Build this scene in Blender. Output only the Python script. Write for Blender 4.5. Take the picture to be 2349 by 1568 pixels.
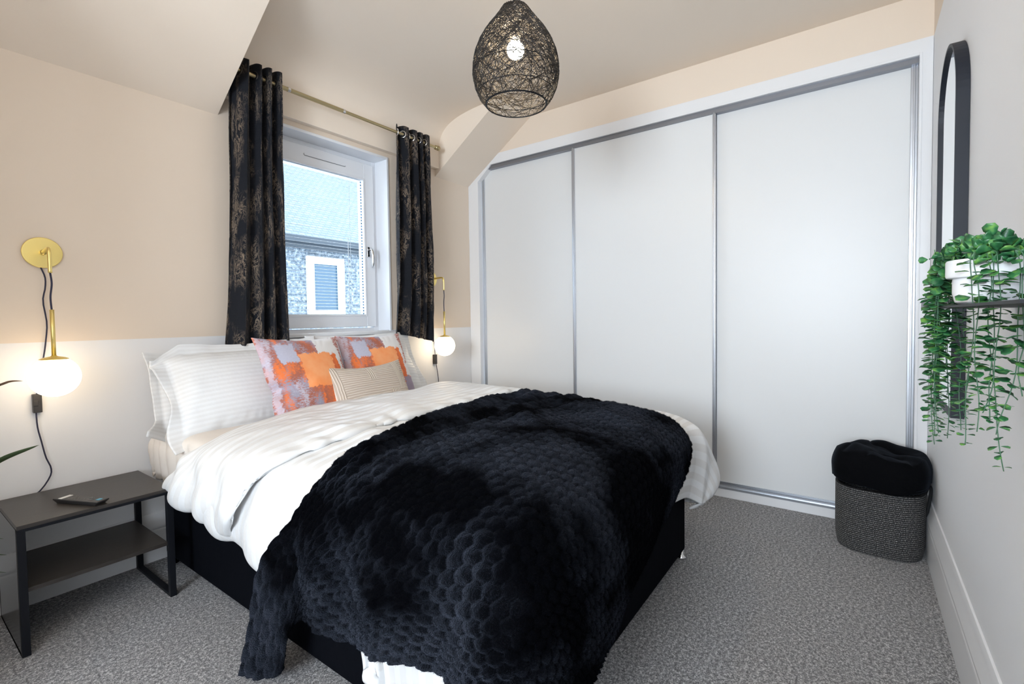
import bpy, bmesh, math, random
import numpy as np
from mathutils import Vector, Matrix
random.seed(7)
rng = np.random.default_rng(11)
for o in list(bpy.data.objects): bpy.data.objects.remove(o)
SC = bpy.context.scene
COL = SC.collection
PI = math.pi

# ------------------------------------------------------------------ camera
yaw, pit, rol = 0.6263, 0.0344, 0.0141
F = Vector((math.cos(yaw)*math.cos(pit), math.sin(yaw)*math.cos(pit), -math.sin(pit)))
Rt = Vector((math.sin(yaw), -math.cos(yaw), 0)); Dn = F.cross(Rt)
Rr = Rt*math.cos(rol) + Dn*math.sin(rol); Dr = Dn*math.cos(rol) - Rt*math.sin(rol)
cd = bpy.data.cameras.new('camera'); cam = bpy.data.objects.new('camera', cd); COL.objects.link(cam)
M = Matrix((Rr, -Dr, -F)).transposed().to_4x4(); M.translation = (0, 0, 1.08)
cam.matrix_world = M
cd.sensor_fit = 'HORIZONTAL'; cd.sensor_width = 36; cd.lens = 1096.4/2349*36
cd.shift_x = -0.00106; cd.shift_y = -0.00736; cd.clip_start = 0.02
SC.camera = cam

# ------------------------------------------------------------------ light
SC.view_settings.view_transform = 'Standard'; SC.view_settings.look = 'None'
SC.view_settings.gamma = 1; SC.view_settings.use_curve_mapping = False
SC.view_settings.exposure = 1.08
w = bpy.data.worlds.new('overcast_sky'); SC.world = w; w.use_nodes = True
bg = w.node_tree.nodes['Background']; bg.inputs[0].default_value = (0.72, 0.86, 1.0, 1); bg.inputs[1].default_value = 3.4

def area(name, loc, target, sx, sy, power, color):
    l = bpy.data.lights.new(name, 'AREA'); l.shape = 'RECTANGLE'; l.size = sx; l.size_y = sy
    l.energy = power; l.color = color
    o = bpy.data.objects.new(name, l); COL.objects.link(o); o.location = loc
    o.rotation_euler = (Vector(target)-Vector(loc)).to_track_quat('-Z', 'Z').to_euler()
    return o
area('added_side_daylight', (-2.34, .35, 1.52), (1.5, .9, 2.9), 1.1, 1.2, 68, (0.80, 0.90, 1.0))  # lamp for the added, unseen side window; gives most of the daylight

# ------------------------------------------------------------------ helpers
def lin(c):
    return tuple(((v/12.92) if v <= .04045 else ((v+.055)/1.055)**2.4) for v in c)
def mat(name, col, rough=.6, metal=0, **kw):
    m = bpy.data.materials.new(name); m.use_nodes = True
    b = m.node_tree.nodes['Principled BSDF']
    b.inputs['Base Color'].default_value = (*col, 1); b.inputs['Roughness'].default_value = rough
    b.inputs['Metallic'].default_value = metal
    for k, v in kw.items():
        b.inputs[k.replace('_', ' ')].default_value = v
    return m
class NT:
    def __init__(s, m): s.m = m; s.t = m.node_tree; s.b = s.t.nodes['Principled BSDF']
    def n(s, typ, **kw):
        x = s.t.nodes.new(typ)
        for k, v in kw.items():
            if k.startswith('i_'): x.inputs[k[2:].replace('_', ' ')].default_value = v
            else: setattr(x, k, v)
        return x
    def l(s, a, b): s.t.links.new(a, b)
    def math(s, op, a, b=None, c=None):
        x = s.n('ShaderNodeMath', operation=op)
        for i, v in enumerate((a, b, c)):
            if v is None: continue
            if isinstance(v, (int, float)): x.inputs[i].default_value = v
            else: s.l(v, x.inputs[i])
        return x.outputs[0]
    def noise(s, vec, scale, detail=3, rough=.5, dist=0):
        x = s.n('ShaderNodeTexNoise'); x.inputs['Scale'].default_value = scale
        x.inputs['Detail'].default_value = detail; x.inputs['Roughness'].default_value = rough
        x.inputs['Distortion'].default_value = dist
        if vec is not None: s.l(vec, x.inputs['Vector'])
        return x.outputs['Fac']
    def ramp(s, fac, stops):
        x = s.n('ShaderNodeValToRGB'); e = x.color_ramp.elements
        while len(e) < len(stops): e.new(.5)
        for el, (p, c) in zip(e, stops):
            el.position = p; el.color = (*c, 1) if len(c) == 3 else c
        s.l(fac, x.inputs[0]); return x.outputs[0]
    def mix(s, fac, a, b):
        x = s.n('ShaderNodeMix', data_type='RGBA')
        for sock, v in ((x.inputs[0], fac), (x.inputs[6], a), (x.inputs[7], b)):
            if isinstance(v, (int, float)): sock.default_value = v
            elif isinstance(v, tuple): sock.default_value = (*v, 1)
            else: s.l(v, sock)
        return x.outputs[2]
    def bump(s, h, strength=.3, dist=.01):
        x = s.n('ShaderNodeBump'); x.inputs['Strength'].default_value = strength; x.inputs['Distance'].default_value = dist
        s.l(h, x.inputs['Height']); s.l(x.outputs[0], s.b.inputs['Normal'])
    def obj(s): return s.n('ShaderNodeTexCoord').outputs['Object']
    def uv(s): return s.n('ShaderNodeUVMap').outputs[0]
    def mapv(s, v, scale):
        x = s.n('ShaderNodeMapping'); x.inputs['Scale'].default_value = scale; s.l(v, x.inputs[0]); return x.outputs[0]

class MB:
    """collects verts/faces for one mesh"""
    def __init__(s): s.v = []; s.f = []; s.mi = []; s.uv = None
    def add(s, v, f, mi=0):
        k = len(s.v); s.v += [tuple(p) for p in v]; s.f += [tuple(i+k for i in q) for q in f]; s.mi += [mi]*len(f); return s
    def box(s, a, b, mi=0):
        x0, y0, z0 = a; x1, y1, z1 = b
        v = [(x0,y0,z0),(x1,y0,z0),(x1,y1,z0),(x0,y1,z0),(x0,y0,z1),(x1,y0,z1),(x1,y1,z1),(x0,y1,z1)]
        return s.add(v, [(0,3,2,1),(4,5,6,7),(0,1,5,4),(1,2,6,5),(2,3,7,6),(3,0,4,7)], mi)
    def tube(s, pts, r, n=8, closed=False, mi=0, flat=1.0):
        P = [Vector(p) for p in pts]; N = len(P); rings = []; up = None
        for i in range(N):
            a = P[i-1] if (i or closed) else P[i]; b = P[(i+1) % N] if (i < N-1 or closed) else P[i]
            t = (b-a).normalized()
            if up is None:
                up = t.orthogonal().normalized()
            up = (up - t*up.dot(t));  up = up.normalized() if up.length > 1e-6 else t.orthogonal().normalized()
            q = t.cross(up); rr = r[i] if hasattr(r, '__len__') else r
            rings.append([P[i] + (up*math.cos(2*PI*k/n) + q*flat*math.sin(2*PI*k/n))*rr for k in range(n)])
        v = [p for ring in rings for p in ring]; f = []
        M_ = N if closed else N-1
        for i in range(M_):
            j = (i+1) % N
            for k in range(n): f.append((i*n+k, i*n+(k+1) % n, j*n+(k+1) % n, j*n+k))
        if not closed: f += [tuple(range(n))[::-1], tuple((N-1)*n+k for k in range(n))]
        return s.add(v, f, mi)
    def lathe(s, prof, c=(0,0,0), n=48, mi=0):
        """prof: (r, z) list, about z"""
        v = []; f = []
        for (r, z) in prof:
            for k in range(n):
                a = 2*PI*k/n; v.append((c[0]+r*math.cos(a), c[1]+r*math.sin(a), c[2]+z))
        for i in range(len(prof)-1):
            for k in range(n): f.append((i*n+k, i*n+(k+1) % n, (i+1)*n+(k+1) % n, (i+1)*n+k))
        return s.add(v, f, mi)
    def prism(s, poly, ax, lo, hi, mi=0):
        """extrude 2D poly along axis; poly coords are the other two axes in xyz order"""
        def P(q, t):
            q = list(q); q.insert(ax, t); return tuple(q)
        n = len(poly); v = [P(q, lo) for q in poly]+[P(q, hi) for q in poly]
        return s.add(v, [tuple(range(n))[::-1], tuple(range(n, 2*n))]+[(i, (i+1) % n, n+(i+1) % n, n+i) for i in range(n)], mi)
    def build(s, name, mats, parent=None, smooth=False, bevel=0, seg=2, loc=None, merge=False):
        me = bpy.data.meshes.new(name); me.from_pydata(s.v, [], s.f)
        if not isinstance(mats, (list, tuple)): mats = [mats]
        for m in mats: me.materials.append(m)
        if len(mats) > 1: me.polygons.foreach_set('material_index', s.mi)
        bm = bmesh.new(); bm.from_mesh(me)
        if merge: bmesh.ops.remove_doubles(bm, verts=bm.verts, dist=1e-5)
        bmesh.ops.recalc_face_normals(bm, faces=bm.faces); bm.to_mesh(me); bm.free()
        if smooth: me.polygons.foreach_set('use_smooth', [True]*len(me.polygons))
        o = bpy.data.objects.new(name, me); COL.objects.link(o)
        if bevel:
            b = o.modifiers.new('bevel', 'BEVEL'); b.width = bevel; b.segments = seg; b.limit_method = 'ANGLE'; b.angle_limit = .6
            me.polygons.foreach_set('use_smooth', [True]*len(me.polygons))
            wn = o.modifiers.new('wn', 'WEIGHTED_NORMAL'); wn.keep_sharp = False
        if parent: attach(o, parent)
        return o
def attach(o, p):
    o.parent = p; o.matrix_parent_inverse = Matrix.Translation(-p.location) if p.type == 'EMPTY' else Matrix()
def tag(o, label=None, cat=None, group=None, kind=None):
    for k, v in (('label', label), ('category', cat), ('group', group), ('kind', kind)):
        if v: o[k] = v
    return o
def thing(name, loc, label, cat, group=None):
    o = bpy.data.objects.new(name, None); o.empty_display_size = .05; COL.objects.link(o); o.location = loc
    return tag(o, label, cat, group)
def struct(o): o['kind'] = 'structure'; return o

def grid_obj(name, P, UV, mats, parent=None, mi=None, thick=0, closed_u=False, closed_v=False):
    """P: (nu,nv,3) array; one smooth sheet mesh with uv in metres"""
    nu, nv = P.shape[:2]
    idx = np.arange(nu*nv).reshape(nu, nv)
    iu = idx if not closed_u else np.vstack([idx, idx[:1]])
    if closed_v: iu = np.hstack([iu, iu[:, :1]])
    q = np.stack([iu[:-1, :-1], iu[1:, :-1], iu[1:, 1:], iu[:-1, 1:]], -1).reshape(-1, 4)
    me = bpy.data.meshes.new(name)
    me.vertices.add(nu*nv); me.vertices.foreach_set('co', P.reshape(-1).astype(np.float32))
    me.loops.add(q.size); me.loops.foreach_set('vertex_index', q.reshape(-1).astype(np.int32))
    me.polygons.add(len(q)); me.polygons.foreach_set('loop_start', np.arange(0, q.size, 4, dtype=np.int32))
    me.polygons.foreach_set('loop_total', np.full(len(q), 4, dtype=np.int32))
    me.update(calc_edges=True)
    if UV is not None:
        uvl = me.uv_layers.new(name='UVMap'); uvl.data.foreach_set('uv', UV.reshape(-1, 2)[q.reshape(-1)].reshape(-1).astype(np.float32))
    if not isinstance(mats, (list, tuple)): mats = [mats]
    for m in mats: me.materials.append(m)
    if mi is not None: me.polygons.foreach_set('material_index', mi)
    me.polygons.foreach_set('use_smooth', [True]*len(q)); me.validate()
    o = bpy.data.objects.new(name, me); COL.objects.link(o)
    if thick:
        s = o.modifiers.new('solid', 'SOLIDIFY'); s.thickness = thick; s.offset = 0
    if parent: attach(o, parent)
    return o

def cr(ctrl, n, axis):
    """catmull-rom resample along axis"""
    C = np.moveaxis(np.asarray(ctrl, float), axis, 0); k = len(C)
    Cp = np.concatenate([2*C[:1]-C[1:2], C, 2*C[-1:]-C[-2:-1]])
    t = np.linspace(0, k-1-1e-9, n); i = t.astype(int); f = (t-i).reshape((-1,)+(1,)*(C.ndim-1))
    a, b, c, d = Cp[i], Cp[i+1], Cp[i+2], Cp[i+3]
    r = .5*((2*b)+(c-a)*f+(2*a-5*b+4*c-d)*f*f+(3*b-a-3*c+d)*f**3)
    return np.moveaxis(r, 0, axis)
def arc_resample(P, n, axis):
    """re-space samples evenly (average arc length) along axis"""
    Q = np.moveaxis(P, axis, 0); d = np.linalg.norm(np.diff(Q, axis=0), axis=-1).mean(axis=1)
    s = np.concatenate([[0], np.cumsum(d)]); t = np.linspace(0, s[-1], n)
    i = np.clip(np.searchsorted(s, t)-1, 0, len(s)-2); f = ((t-s[i])/(s[i+1]-s[i]))[:, None, None]
    return np.moveaxis(Q[i]*(1-f)+Q[i+1]*f, 0, axis), s[-1]
def net(ctrl, nu, nv):
    P = cr(cr(ctrl, 400, 0), 400, 1)
    P, L0 = arc_resample(P, nu, 0); P, L1 = arc_resample(P, nv, 1)
    U, V = np.meshgrid(np.linspace(0, L0, nu), np.linspace(0, L1, nv), indexing='ij')
    return P, np.stack([V, U], -1)
def normals(P):
    a = np.gradient(P, axis=0); b = np.gradient(P, axis=1); n = np.cross(a, b)
    return n/(np.linalg.norm(n, axis=-1, keepdims=True)+1e-12)
def vnoise(x, y, seed=0):
    xi = np.floor(x).astype(np.int64); yi = np.floor(y).astype(np.int64); fx = x-xi; fy = y-yi
    fx = fx*fx*(3-2*fx); fy = fy*fy*(3-2*fy)
    def h(a, b):
        v = (a*374761393 + b*668265263 + seed*1442695041) & 0xffffffff
        v = ((v ^ (v >> 13))*1274126177) & 0xffffffff
        v = v ^ (v >> 16)
        return (v & 0xffff)/32767.5-1
    return (h(xi, yi)*(1-fx)+h(xi+1, yi)*fx)*(1-fy)+(h(xi, yi+1)*(1-fx)+h(xi+1, yi+1)*fx)*fy
def fbm(x, y, seed=0, o=3):
    r = 0; a = 1
    for k in range(o): r = r+a*vnoise(x*2**k, y*2**k, seed+k*17); a *= .5
    return r
def ridged(x, y, seed=0): return 1-np.abs(fbm(x, y, seed, 2))

# ------------------------------------------------------------------ materials
beige = mat('beige_paint', (.80, .68, .56), .7); white = mat('white_paint', (.83, .83, .84), .65)
ceilp = mat('ceiling_beige_lifted', (.87, .755, .635), .75)  # wall beige made paler, lifting the ceiling's brightness through its colour
for m_ in (beige, white, ceilp):
    N = NT(m_); N.bump(N.noise(N.obj(), 90, 2), .05, .002)
trimw = mat('white_gloss', (.80, .80, .81), .3); doorw = mat('door_white', (.755, .76, .76), .38)
N = NT(doorw); N.bump(N.noise(N.mapv(N.obj(), (1, 300, 40)), 1, 2), .06, .001)
pvc = mat('window_white', (.84, .86, .90), .3); alu = mat('aluminium', (.50, .52, .56), .33, .9)
alud = mat('aluminium_dark', (.26, .27, .30), .35, .8)
carpet = mat('carpet', (.2, .2, .2), .95); N = NT(carpet); ob = N.obj()
n1 = N.noise(ob, 210, 3, .75); n2 = N.noise(ob, 90, 2, .6); n3 = N.noise(ob, 5, 2)
c = N.ramp(N.math('ADD', N.math('MULTIPLY', n1, .62), N.math('MULTIPLY', n2, .38)),
           [(.40, (.05, .048, .05)), (.50, (.28, .275, .28)), (.60, (.86, .84, .84))])
c = N.mix(N.math('MULTIPLY', n3, .35), c, (.13, .125, .13)); N.l(c, N.b.inputs['Base Color']); N.bump(n1, .9, .01)
N.b.inputs['Sheen Weight'].default_value = .3
brass = mat('brass', (.92, .74, .28), .36, 1); antique = mat('antique_brass', (.50, .42, .25), .3, 1)
chrome = mat('chrome', (.75, .75, .76), .12, 1)
blackm = mat('black_metal', (.006, .007, .010), .5, .0, Specular_IOR_Level=.2); navy_cord = mat('dark_cord', (.02, .02, .05), .6)
plast = mat('black_plastic', (.03, .028, .028), .4)
divan = mat('black_velvet', (.0035, .004, .006), .9, Specular_IOR_Level=.03)
N = NT(divan); N.bump(N.noise(N.mapv(N.obj(), (60, 60, 3)), 2, 2), .15, .004)
sheet = mat('cream_sheet', (.76, .70, .64), .8); plainw = mat('white_cotton', (.86, .86, .87), .75)
matt = mat('mattress', (.75, .72, .69), .85)
def stripes(name, period, a, b, bump=.15):
    m = mat(name, a, .6); N = NT(m); sx = N.n('ShaderNodeSeparateXYZ'); N.l(N.uv(), sx.inputs[0])
    s = N.math('SINE', N.math('MULTIPLY', sx.outputs['Y'], 2*PI/period))
    f = N.ramp(N.math('ADD', N.math('MULTIPLY', s, .5), .5), [(.42, (0, 0, 0)), (.58, (1, 1, 1))])
    N.l(N.mix(f, a, b), N.b.inputs['Base Color'])
    r = N.math('MULTIPLY_ADD', f, -.35, .75); N.l(r, N.b.inputs['Roughness'])
    N.bump(N.noise(N.mapv(N.uv(), (1, 1, 1)), 25, 3), bump, .01)
    return m
duvetm = stripes('striped_sateen', .046, (.69, .68, .67), (.765, .77, .775))
pillm = stripes('striped_pillow', .020, (.725, .725, .725), (.765, .77, .775))

# ------------------------------------------------------------------ room
XW, YW, YM, XL = 2.995, 2.60, -0.273, -2.2
ZD, ZC = 1.011, 2.57
WX0, WX1, WZ0, WZ1 = 1.20, 2.166, 1.011, 2.172
fl = MB(); fl.add([(XL-.1, YM-.1, 0), (3.3, YM-.1, 0), (3.3, YW+.1, 0), (XL-.1, YW+.1, 0)], [(0, 1, 2, 3)])
struct(fl.build('floor', carpet))
def wallrect(mb, ax, t, u0, u1, z0, z1, mi=0):
    v = [(u0, z0), (u1, z0), (u1, z1), (u0, z1)]
    mb.add([((t, u, z) if ax == 0 else (u, t, z)) for u, z in v], [(0, 1, 2, 3)], mi)
wb = MB()
wallrect(wb, 1, YW, XL, 3.3, 0, ZD, 1)
wallrect(wb, 1, YW, XL, WX0, ZD, 2.7); wallrect(wb, 1, YW, WX1, 3.3, ZD, 2.7)
wallrect(wb, 1, YW, WX0, WX1, WZ1, 2.7)
o = wb.build('wall_back', [beige, white]); struct(o)
wf = MB(); wallrect(wf, 1, YM, XL, 3.3, 0, 2.366, 1); wallrect(wf, 1, YM, XL, 3.3, 2.366, 2.7)
struct(wf.build('wall_front', [beige, white]))
wl = MB(); a0, a1, b0, b1 = -.20, .92, .90, 2.14
XP, YP = -.28, 1.68      # unseen partition, added to shade the bed from the side light
wallrect(wl, 0, XL, YM, YP, 0, b0, 1); wallrect(wl, 0, XL, YM, YP, b1, 2.7)
wallrect(wl, 0, XP, YP, YW, 0, ZD, 1); wallrect(wl, 0, XP, YP, YW, ZD, 2.7); wallrect(wl, 1, YP, XL, XP, 0, ZD, 1); wallrect(wl, 1, YP, XL, XP, ZD, 2.7); wallrect(wl, 0, XL, YM, a0, b0, b1); wallrect(wl, 0, XL, a1, YP, b0, b1)
struct(wl.build('wall_left', [beige, white]))
# wall above the wardrobe
wr = MB(); wr.add([(XW+.004, YM, 2.355), (XW+.004, 2.34, 2.355), (XW+.004, YW, 2.175), (XW+.004, YW, 2.7), (XW+.004, YM, 2.7)], [(0, 1, 2, 3, 4)])
struct(wr.build('wall_right', beige))
# ceiling with the two slopes and the coved dormer bay
XC0, XC1 = 1.107, 2.62; SL = .67; zl, zr = 2.112, 2.152
yl = YW-(ZC-zl)/SL; yr = YW-(ZC-zr)/SL
ce = MB()
ce.add([(XL, YM, ZC), (3.3, YM, ZC), (3.3, yr, ZC), (XC1, yr, ZC), (XC0, yr, ZC), (XC0, yl, ZC), (XL, yl, ZC)], [(0, 1, 2, 3, 4, 5, 6)])
ce.add([(XL, YW, zl), (XC0, YW, zl), (XC0, yl, ZC), (XL, yl, ZC)], [(0, 1, 2, 3)])
ce.add([(XC1-.004, YW, zr), (3.3, YW, zr), (3.3, yr, ZC), (XC1-.004, yr, ZC)], [(0, 1, 2, 3)])
cove = [(yl, 2.57), (yr, 2.57), (2.12, 2.566), (2.25, 2.556), (2.36, 2.538), (2.45, 2.508), (2.51, 2.465), (2.545, 2.41), (2.558, 2.34), (2.56, 2.206)]
cove = [tuple(p) for p in cr(np.array(cove), 40, 0)]
struct(ce.build('ceiling', ceilp))
cv = MB()
for (y0_, z0_), (y1_, z1_) in zip(cove[:-1], cove[1:]): cv.add([(XC0, y0_, z0_), (XC1, y0_, z0_), (XC1, y1_, z1_), (XC0, y1_, z1_)], [(0, 1, 2, 3)])
cvo = cv.build('ceiling', ceilp, smooth=True, merge=True); struct(cvo)
ck = MB()
ck.add([(XC0, yl, ZC)]+[(XC0, y, z) for y, z in cove if y > yl+1e-4]+[(XC0, 2.56, 2.206), (XC0, YW, 2.206), (XC0, YW, zl)], [tuple(range(len([1 for y, z in cove if y > yl+1e-4])+4))])
rp = [(yr, ZC)]+[(y, z) for y, z in cove if y > yr+1e-4]
ck.add([(XC1, y, z) for y, z in rp]+[(XC1, YW, 2.206), (XC1, YW, zr)], [tuple(range(len(rp)+2))])
ck.add([(XC0, 2.56, 2.206), (XC1, 2.56, 2.206), (XC1, YW, 2.206), (XC0, YW, 2.206)], [(0, 1, 2, 3)])
struct(ck.build('ceiling', ceilp))
# skirting boards
def sk_prof(h, t):
    return [(0, 0), (t, 0), (t, h*.62), (t*.75, h*.66), (t*.95, h*.70), (t*.95, h*.75), (t*.55, h*.86), (t*.5, h*.93), (t*.25, h), (0, h)]
b = MB(); b.prism([(YW-d, z) for d, z in sk_prof(.215, .02)], 0, XP, XW); struct(b.build('baseboard_back', trimw, bevel=.001))
b = MB(); b.prism([(YM+d, z) for d, z in sk_prof(.232, .024)], 0, XL, XW); struct(b.build('baseboard_front', trimw, bevel=.001))
b = MB(); b.prism([(XL+d, z) for d, z in sk_prof(.215, .02)], 1, YM, YP); struct(b.build('baseboard_left', trimw, bevel=.001))
# unseen side window, added behind the camera's left to carry daylight
wn = bpy.data.objects.new('added_window_2', None); COL.objects.link(wn); wn.location = (XL, .36, b0); struct(wn)
b = MB(); b.box((XL-.12, a0, b0), (XL+.0, a0+.05, b1)); b.box((XL-.12, a1-.05, b0), (XL, a1, b1)); b.box((XL-.12, a0, b1-.05), (XL, a1, b1)); b.box((XL-.12, a0, b0), (XL+.03, a1, b0+.04))
b.box((XL-.09, .33, b0), (XL-.04, .39, b1)); b.build('window_frame', pvc, wn)

# ------------------------------------------------------------------ window_1
w1 = bpy.data.objects.new('window_1', None); COL.objects.link(w1); w1.location = (1.68, YW, WZ0); struct(w1)
YG = 2.72
def ring(mb, x0, x1, z0, z1, t, y0, y1, tb=None, tt=None):
    tb = tb or t; tt = tt or t
    mb.box((x0, y0, z0), (x0+t, y1, z1)); mb.box((x1-t, y0, z0), (x1, y1, z1))
    mb.box((x0+t, y0, z0), (x1-t, y1, z0+tb)); mb.box((x0+t, y0, z1-tt), (x1-t, y1, z1))
b = MB(); ring(b, WX0-.012, WX1+.004, WZ0-.03, WZ1+.004, .016, YW-.008, YG+.12); b.build('window_reveal', pvc, w1, bevel=.002)
b = MB(); ring(b, WX0+.004, WX1-.012, WZ0-.012, WZ1-.012, .035, YG-.005, YG+.07, tb=.03); b.build('window_frame', pvc, w1, bevel=.003)
b = MB(); ring(b, WX0+.035, WX1-.043, 1.035, 2.13, .078, YG-.022, YG+.05, tb=.075, tt=.105); sa = b.build('window_sash', pvc, w1, bevel=.004)
b = MB(); ring(b, WX0+.108, WX1-.116, 1.105, 2.028, .014, YG-.026, YG-.01); b.build('glazing_bead', pvc, sa, bevel=.003)
glass = mat('glass', (1, 1, 1), .02, Transmission_Weight=1.0, IOR=1.02)
N = NT(glass); N.b.inputs['Base Color'].default_value = (.93, .97, 1, 1)
b = MB(); b.box((WX0+.11, YG+.014, 1.107), (WX1-.118, YG+.018, 2.027)); b.build('window_pane', glass, sa)
b = MB(); b.tube([(1.62, YG-.024, 2.082), (1.62, YG-.024, 2.075), (1.625, YG-.024, 2.071), (1.90, YG-.024, 2.071), (1.905, YG-.024, 2.075)], .002, 6); b.build('trickle_vent', alud, sa)
b = MB(); b.box((WX0-.06, YW-.035, .985), (WX1+.06, YG+.02, WZ0-.004)); b.box((WX0-.04, YW-.018, .955), (WX1+.04, YW, .985)); b.build('window_sill', trimw, w1, bevel=.004)
hd = MB(); hd.box((2.054, YG-.032, 1.505), (2.082, YG-.022, 1.575)); ho = hd.build('handle_plate', chrome, sa, bevel=.003)
b = MB(); b.tube([(2.068, YG-.03, 1.555), (2.068, YG-.062, 1.555), (2.069, YG-.068, 1.54), (2.07, YG-.072, 1.50), (2.071, YG-.07, 1.46), (2.072, YG-.062, 1.43)], [.008, .008, .010, .009, .009, .006], 10)
b.build('window_handle', chrome, ho, smooth=True)
# venetian blind
bl = thing('venetian_blind', (1.67, YG-.003, 1.107), 'white slatted venetian blind fitted inside the window sash', 'blind')
slat = mat('blind_slat', (.62, .66, .70), .4)
sl = MB(); zz = np.linspace(1.128, 2.005, 46)
for z in zz:
    x0, x1 = WX0+.126, WX1-.140; yb = YG-.004; t = .22
    prof = [(-.007, -.007*t-.0000), (-.0035, -.0035*t+.0010), (0, .0013), (.0035, .0035*t+.0010), (.007, .007*t)]
    v = [(x0, yb+p, z+q) for p, q in prof]+[(x1, yb+p, z+q) for p, q in prof]
    sl.add(v, [(i, i+1, 6+i, 5+i) for i in range(4)])
so = sl.build('slats', slat, bl, smooth=True); m_ = so.modifiers.new('s', 'SOLIDIFY'); m_.thickness = .0006
b = MB(); b.box((WX0+.124, YG-.012, 2.012), (WX1-.134, YG+.008, 2.027)); b.build('head_rail', slat, bl)
b = MB(); b.box((WX0+.124, YG-.010, 1.112), (WX1-.134, YG+.004, 1.121)); b.build('bottom_rail', slat, bl)
for x in (1.42, 1.935): b = MB(); b.tube([(x, YG-.012, 1.115), (x, YG-.012, 2.02)], .0012, 5); b.build('ladder_cord', slat, bl)
b = MB(); b.tube([(1.916, YG-.016, 1.14), (1.916, YG-.016, 1.62)], .0022, 6); b.build('tilt_wand', slat, bl)
# beaded side channel with small dark slots
b = MB()
for k in range(46): b.box((WX1-.1385, YG-.006, 1.119+k*.0195), (WX1-.130, YG-.002, 1.130+k*.0195))
b.build('slat_clips', mat('clip_blue', (.10, .20, .33), .5), bl)

# ------------------------------------------------------------------ outside
stone = mat('pebble_dash', (.3, .34, .38), .95); N = NT(stone); ob = N.obj()
N.l(N.ramp(N.noise(ob, 14, 6, .8), [(.38, (.02, .03, .04)), (.5, (.09, .11, .13)), (.62, (.30, .33, .36))]), N.b.inputs['Base Color'])
slate = mat('roof_slate', (.36, .46, .55), .9, Specular_IOR_Level=.2); N = NT(slate); br = N.n('ShaderNodeTexBrick'); N.l(N.mapv(N.obj(), (1.0, 1.0, 1.0)), br.inputs[0])
br.inputs['Scale'].default_value = 3.5; br.inputs['Color1'].default_value = (.14, .165, .18, 1); br.inputs['Color2'].default_value = (.17, .195, .21, 1); br.inputs['Mortar'].default_value = (.09, .11, .125, 1); br.inputs['Mortar Size'].default_value = .03
N.l(br.outputs[0], N.b.inputs['Base Color'])
hb = thing('neighbouring_house', (6, 9, 0), 'grey rendered house with slate roof seen through the window blind', 'house')
b = MB(); b.box((2.5, 9, -3), (11, 11.6, 2.62)); b.build('wall', stone, hb)
b = MB(); b.prism([(8.75, 2.72), (8.75, 2.66), (11.6, 2.62), (12.9, 4.9), (11.3, 4.9)], 0, 2.2, 11.3); b.build('roof', slate, hb)
b = MB(); b.box((2.2, 8.68, 2.60), (11.3, 8.80, 2.72)); b.box((2.2, 8.8, 2.52), (11.3, 9.0, 2.6)); b.build('gutter', mat('gutter', (.015, .022, .03), .5), hb)
b = MB(); ring(b, 5.38, 6.22, 1.15, 2.38, .14, 8.93, 9.03); fr = b.build('window', mat('painted_frame', (.7, .72, .75), .5), hb)
b = MB(); b.box((5.5, 8.985, 1.28), (6.1, 8.99, 2.26)); b.build('pane', mat('dark_pane', (.03, .06, .09), .15), fr)

# ------------------------------------------------------------------ wardrobe
wd = thing('fitted_wardrobe', (XW+.03, 1.15, 0), 'fitted white wardrobe with three sliding doors along the right wall', 'wardrobe')
out = [(YM+.001, 0), (YM+.001, 2.366), (2.341, 2.366), (YW-.001, 2.190), (YW-.001, 0)]
inn = [(-.222, .05), (-.222, 2.290), (2.364, 2.290), (2.497, 2.178), (2.497, .05)]
b = MB(); n = 5
v = [(XW, y, z) for y, z in out]+[(XW, y, z) for y, z in inn]+[(XW+.075, y, z) for y, z in inn]+[(XW+.02, y, z) for y, z in out]
f = [(i, i+1, n+i+1, n+i) for i in range(4)]+[(4, 0, n, n+4)] + [(n+i, n+(i+1) % 5, 2*n+(i+1) % 5, 2*n+i) for i in range(5)] + [(i, (i+1) % 5, 3*n+(i+1) % 5, 3*n+i) for i in range(5)]
b.add(v, f); b.build('frame', trimw, wd, bevel=.002)
# architrave line round the opening
b = MB()
b.box((XW-.004, -.233, .05), (XW, -.222, 2.301)); b.box((XW-.004, -.222, 2.290), (XW, 2.368, 2.301)); b.build('edge_bead', trimw, wd, bevel=.001)
b = MB(); b.box((XW+.012, -.222, 2.262), (XW+.072, 2.41, 2.289)); b.box((XW+.010, -.222, 2.285), (XW+.016, 2.38, 2.2905))
b.build('top_track', alud, wd)
b = MB(); b.box((XW-.002, -.222, .05), (XW+.072, 2.497, .062)); b.box((XW+.010, -.222, .062), (XW+.014, 2.497, .070)); b.box((XW+.034, -.222, .062), (XW+.038, 2.497, .072)); b.build('bottom_track', alu, wd)
def sdoor(y0, y1, x, s0, s1):
    e = MB(); e.box((x, y0, .066), (x+.010, y1, 2.268)); d_ = e.build('sliding_door', doorw, wd)
    for (a, c_) in ((y0, s0), (y1-s1, s1)):
        if c_: q = MB(); q.box((x-.009, a, .064), (x+.013, a+c_, 2.268)); q.box((x-.013, a+c_*.35, .064), (x-.008, a+c_*.65, 2.268)); q.build('door_stile', alu, d_, bevel=.002)
    q = MB(); q.box((x-.006, y0, .064), (x+.012, y1, .078)); q.build('door_rail', alu, d_)
sdoor(1.63, 2.49, XW+.05, .016, .024); sdoor(.69, 1.65, XW+.05-.026, .018, .022); sdoor(-.222, .715, XW+.05, .028, .026)

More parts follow.
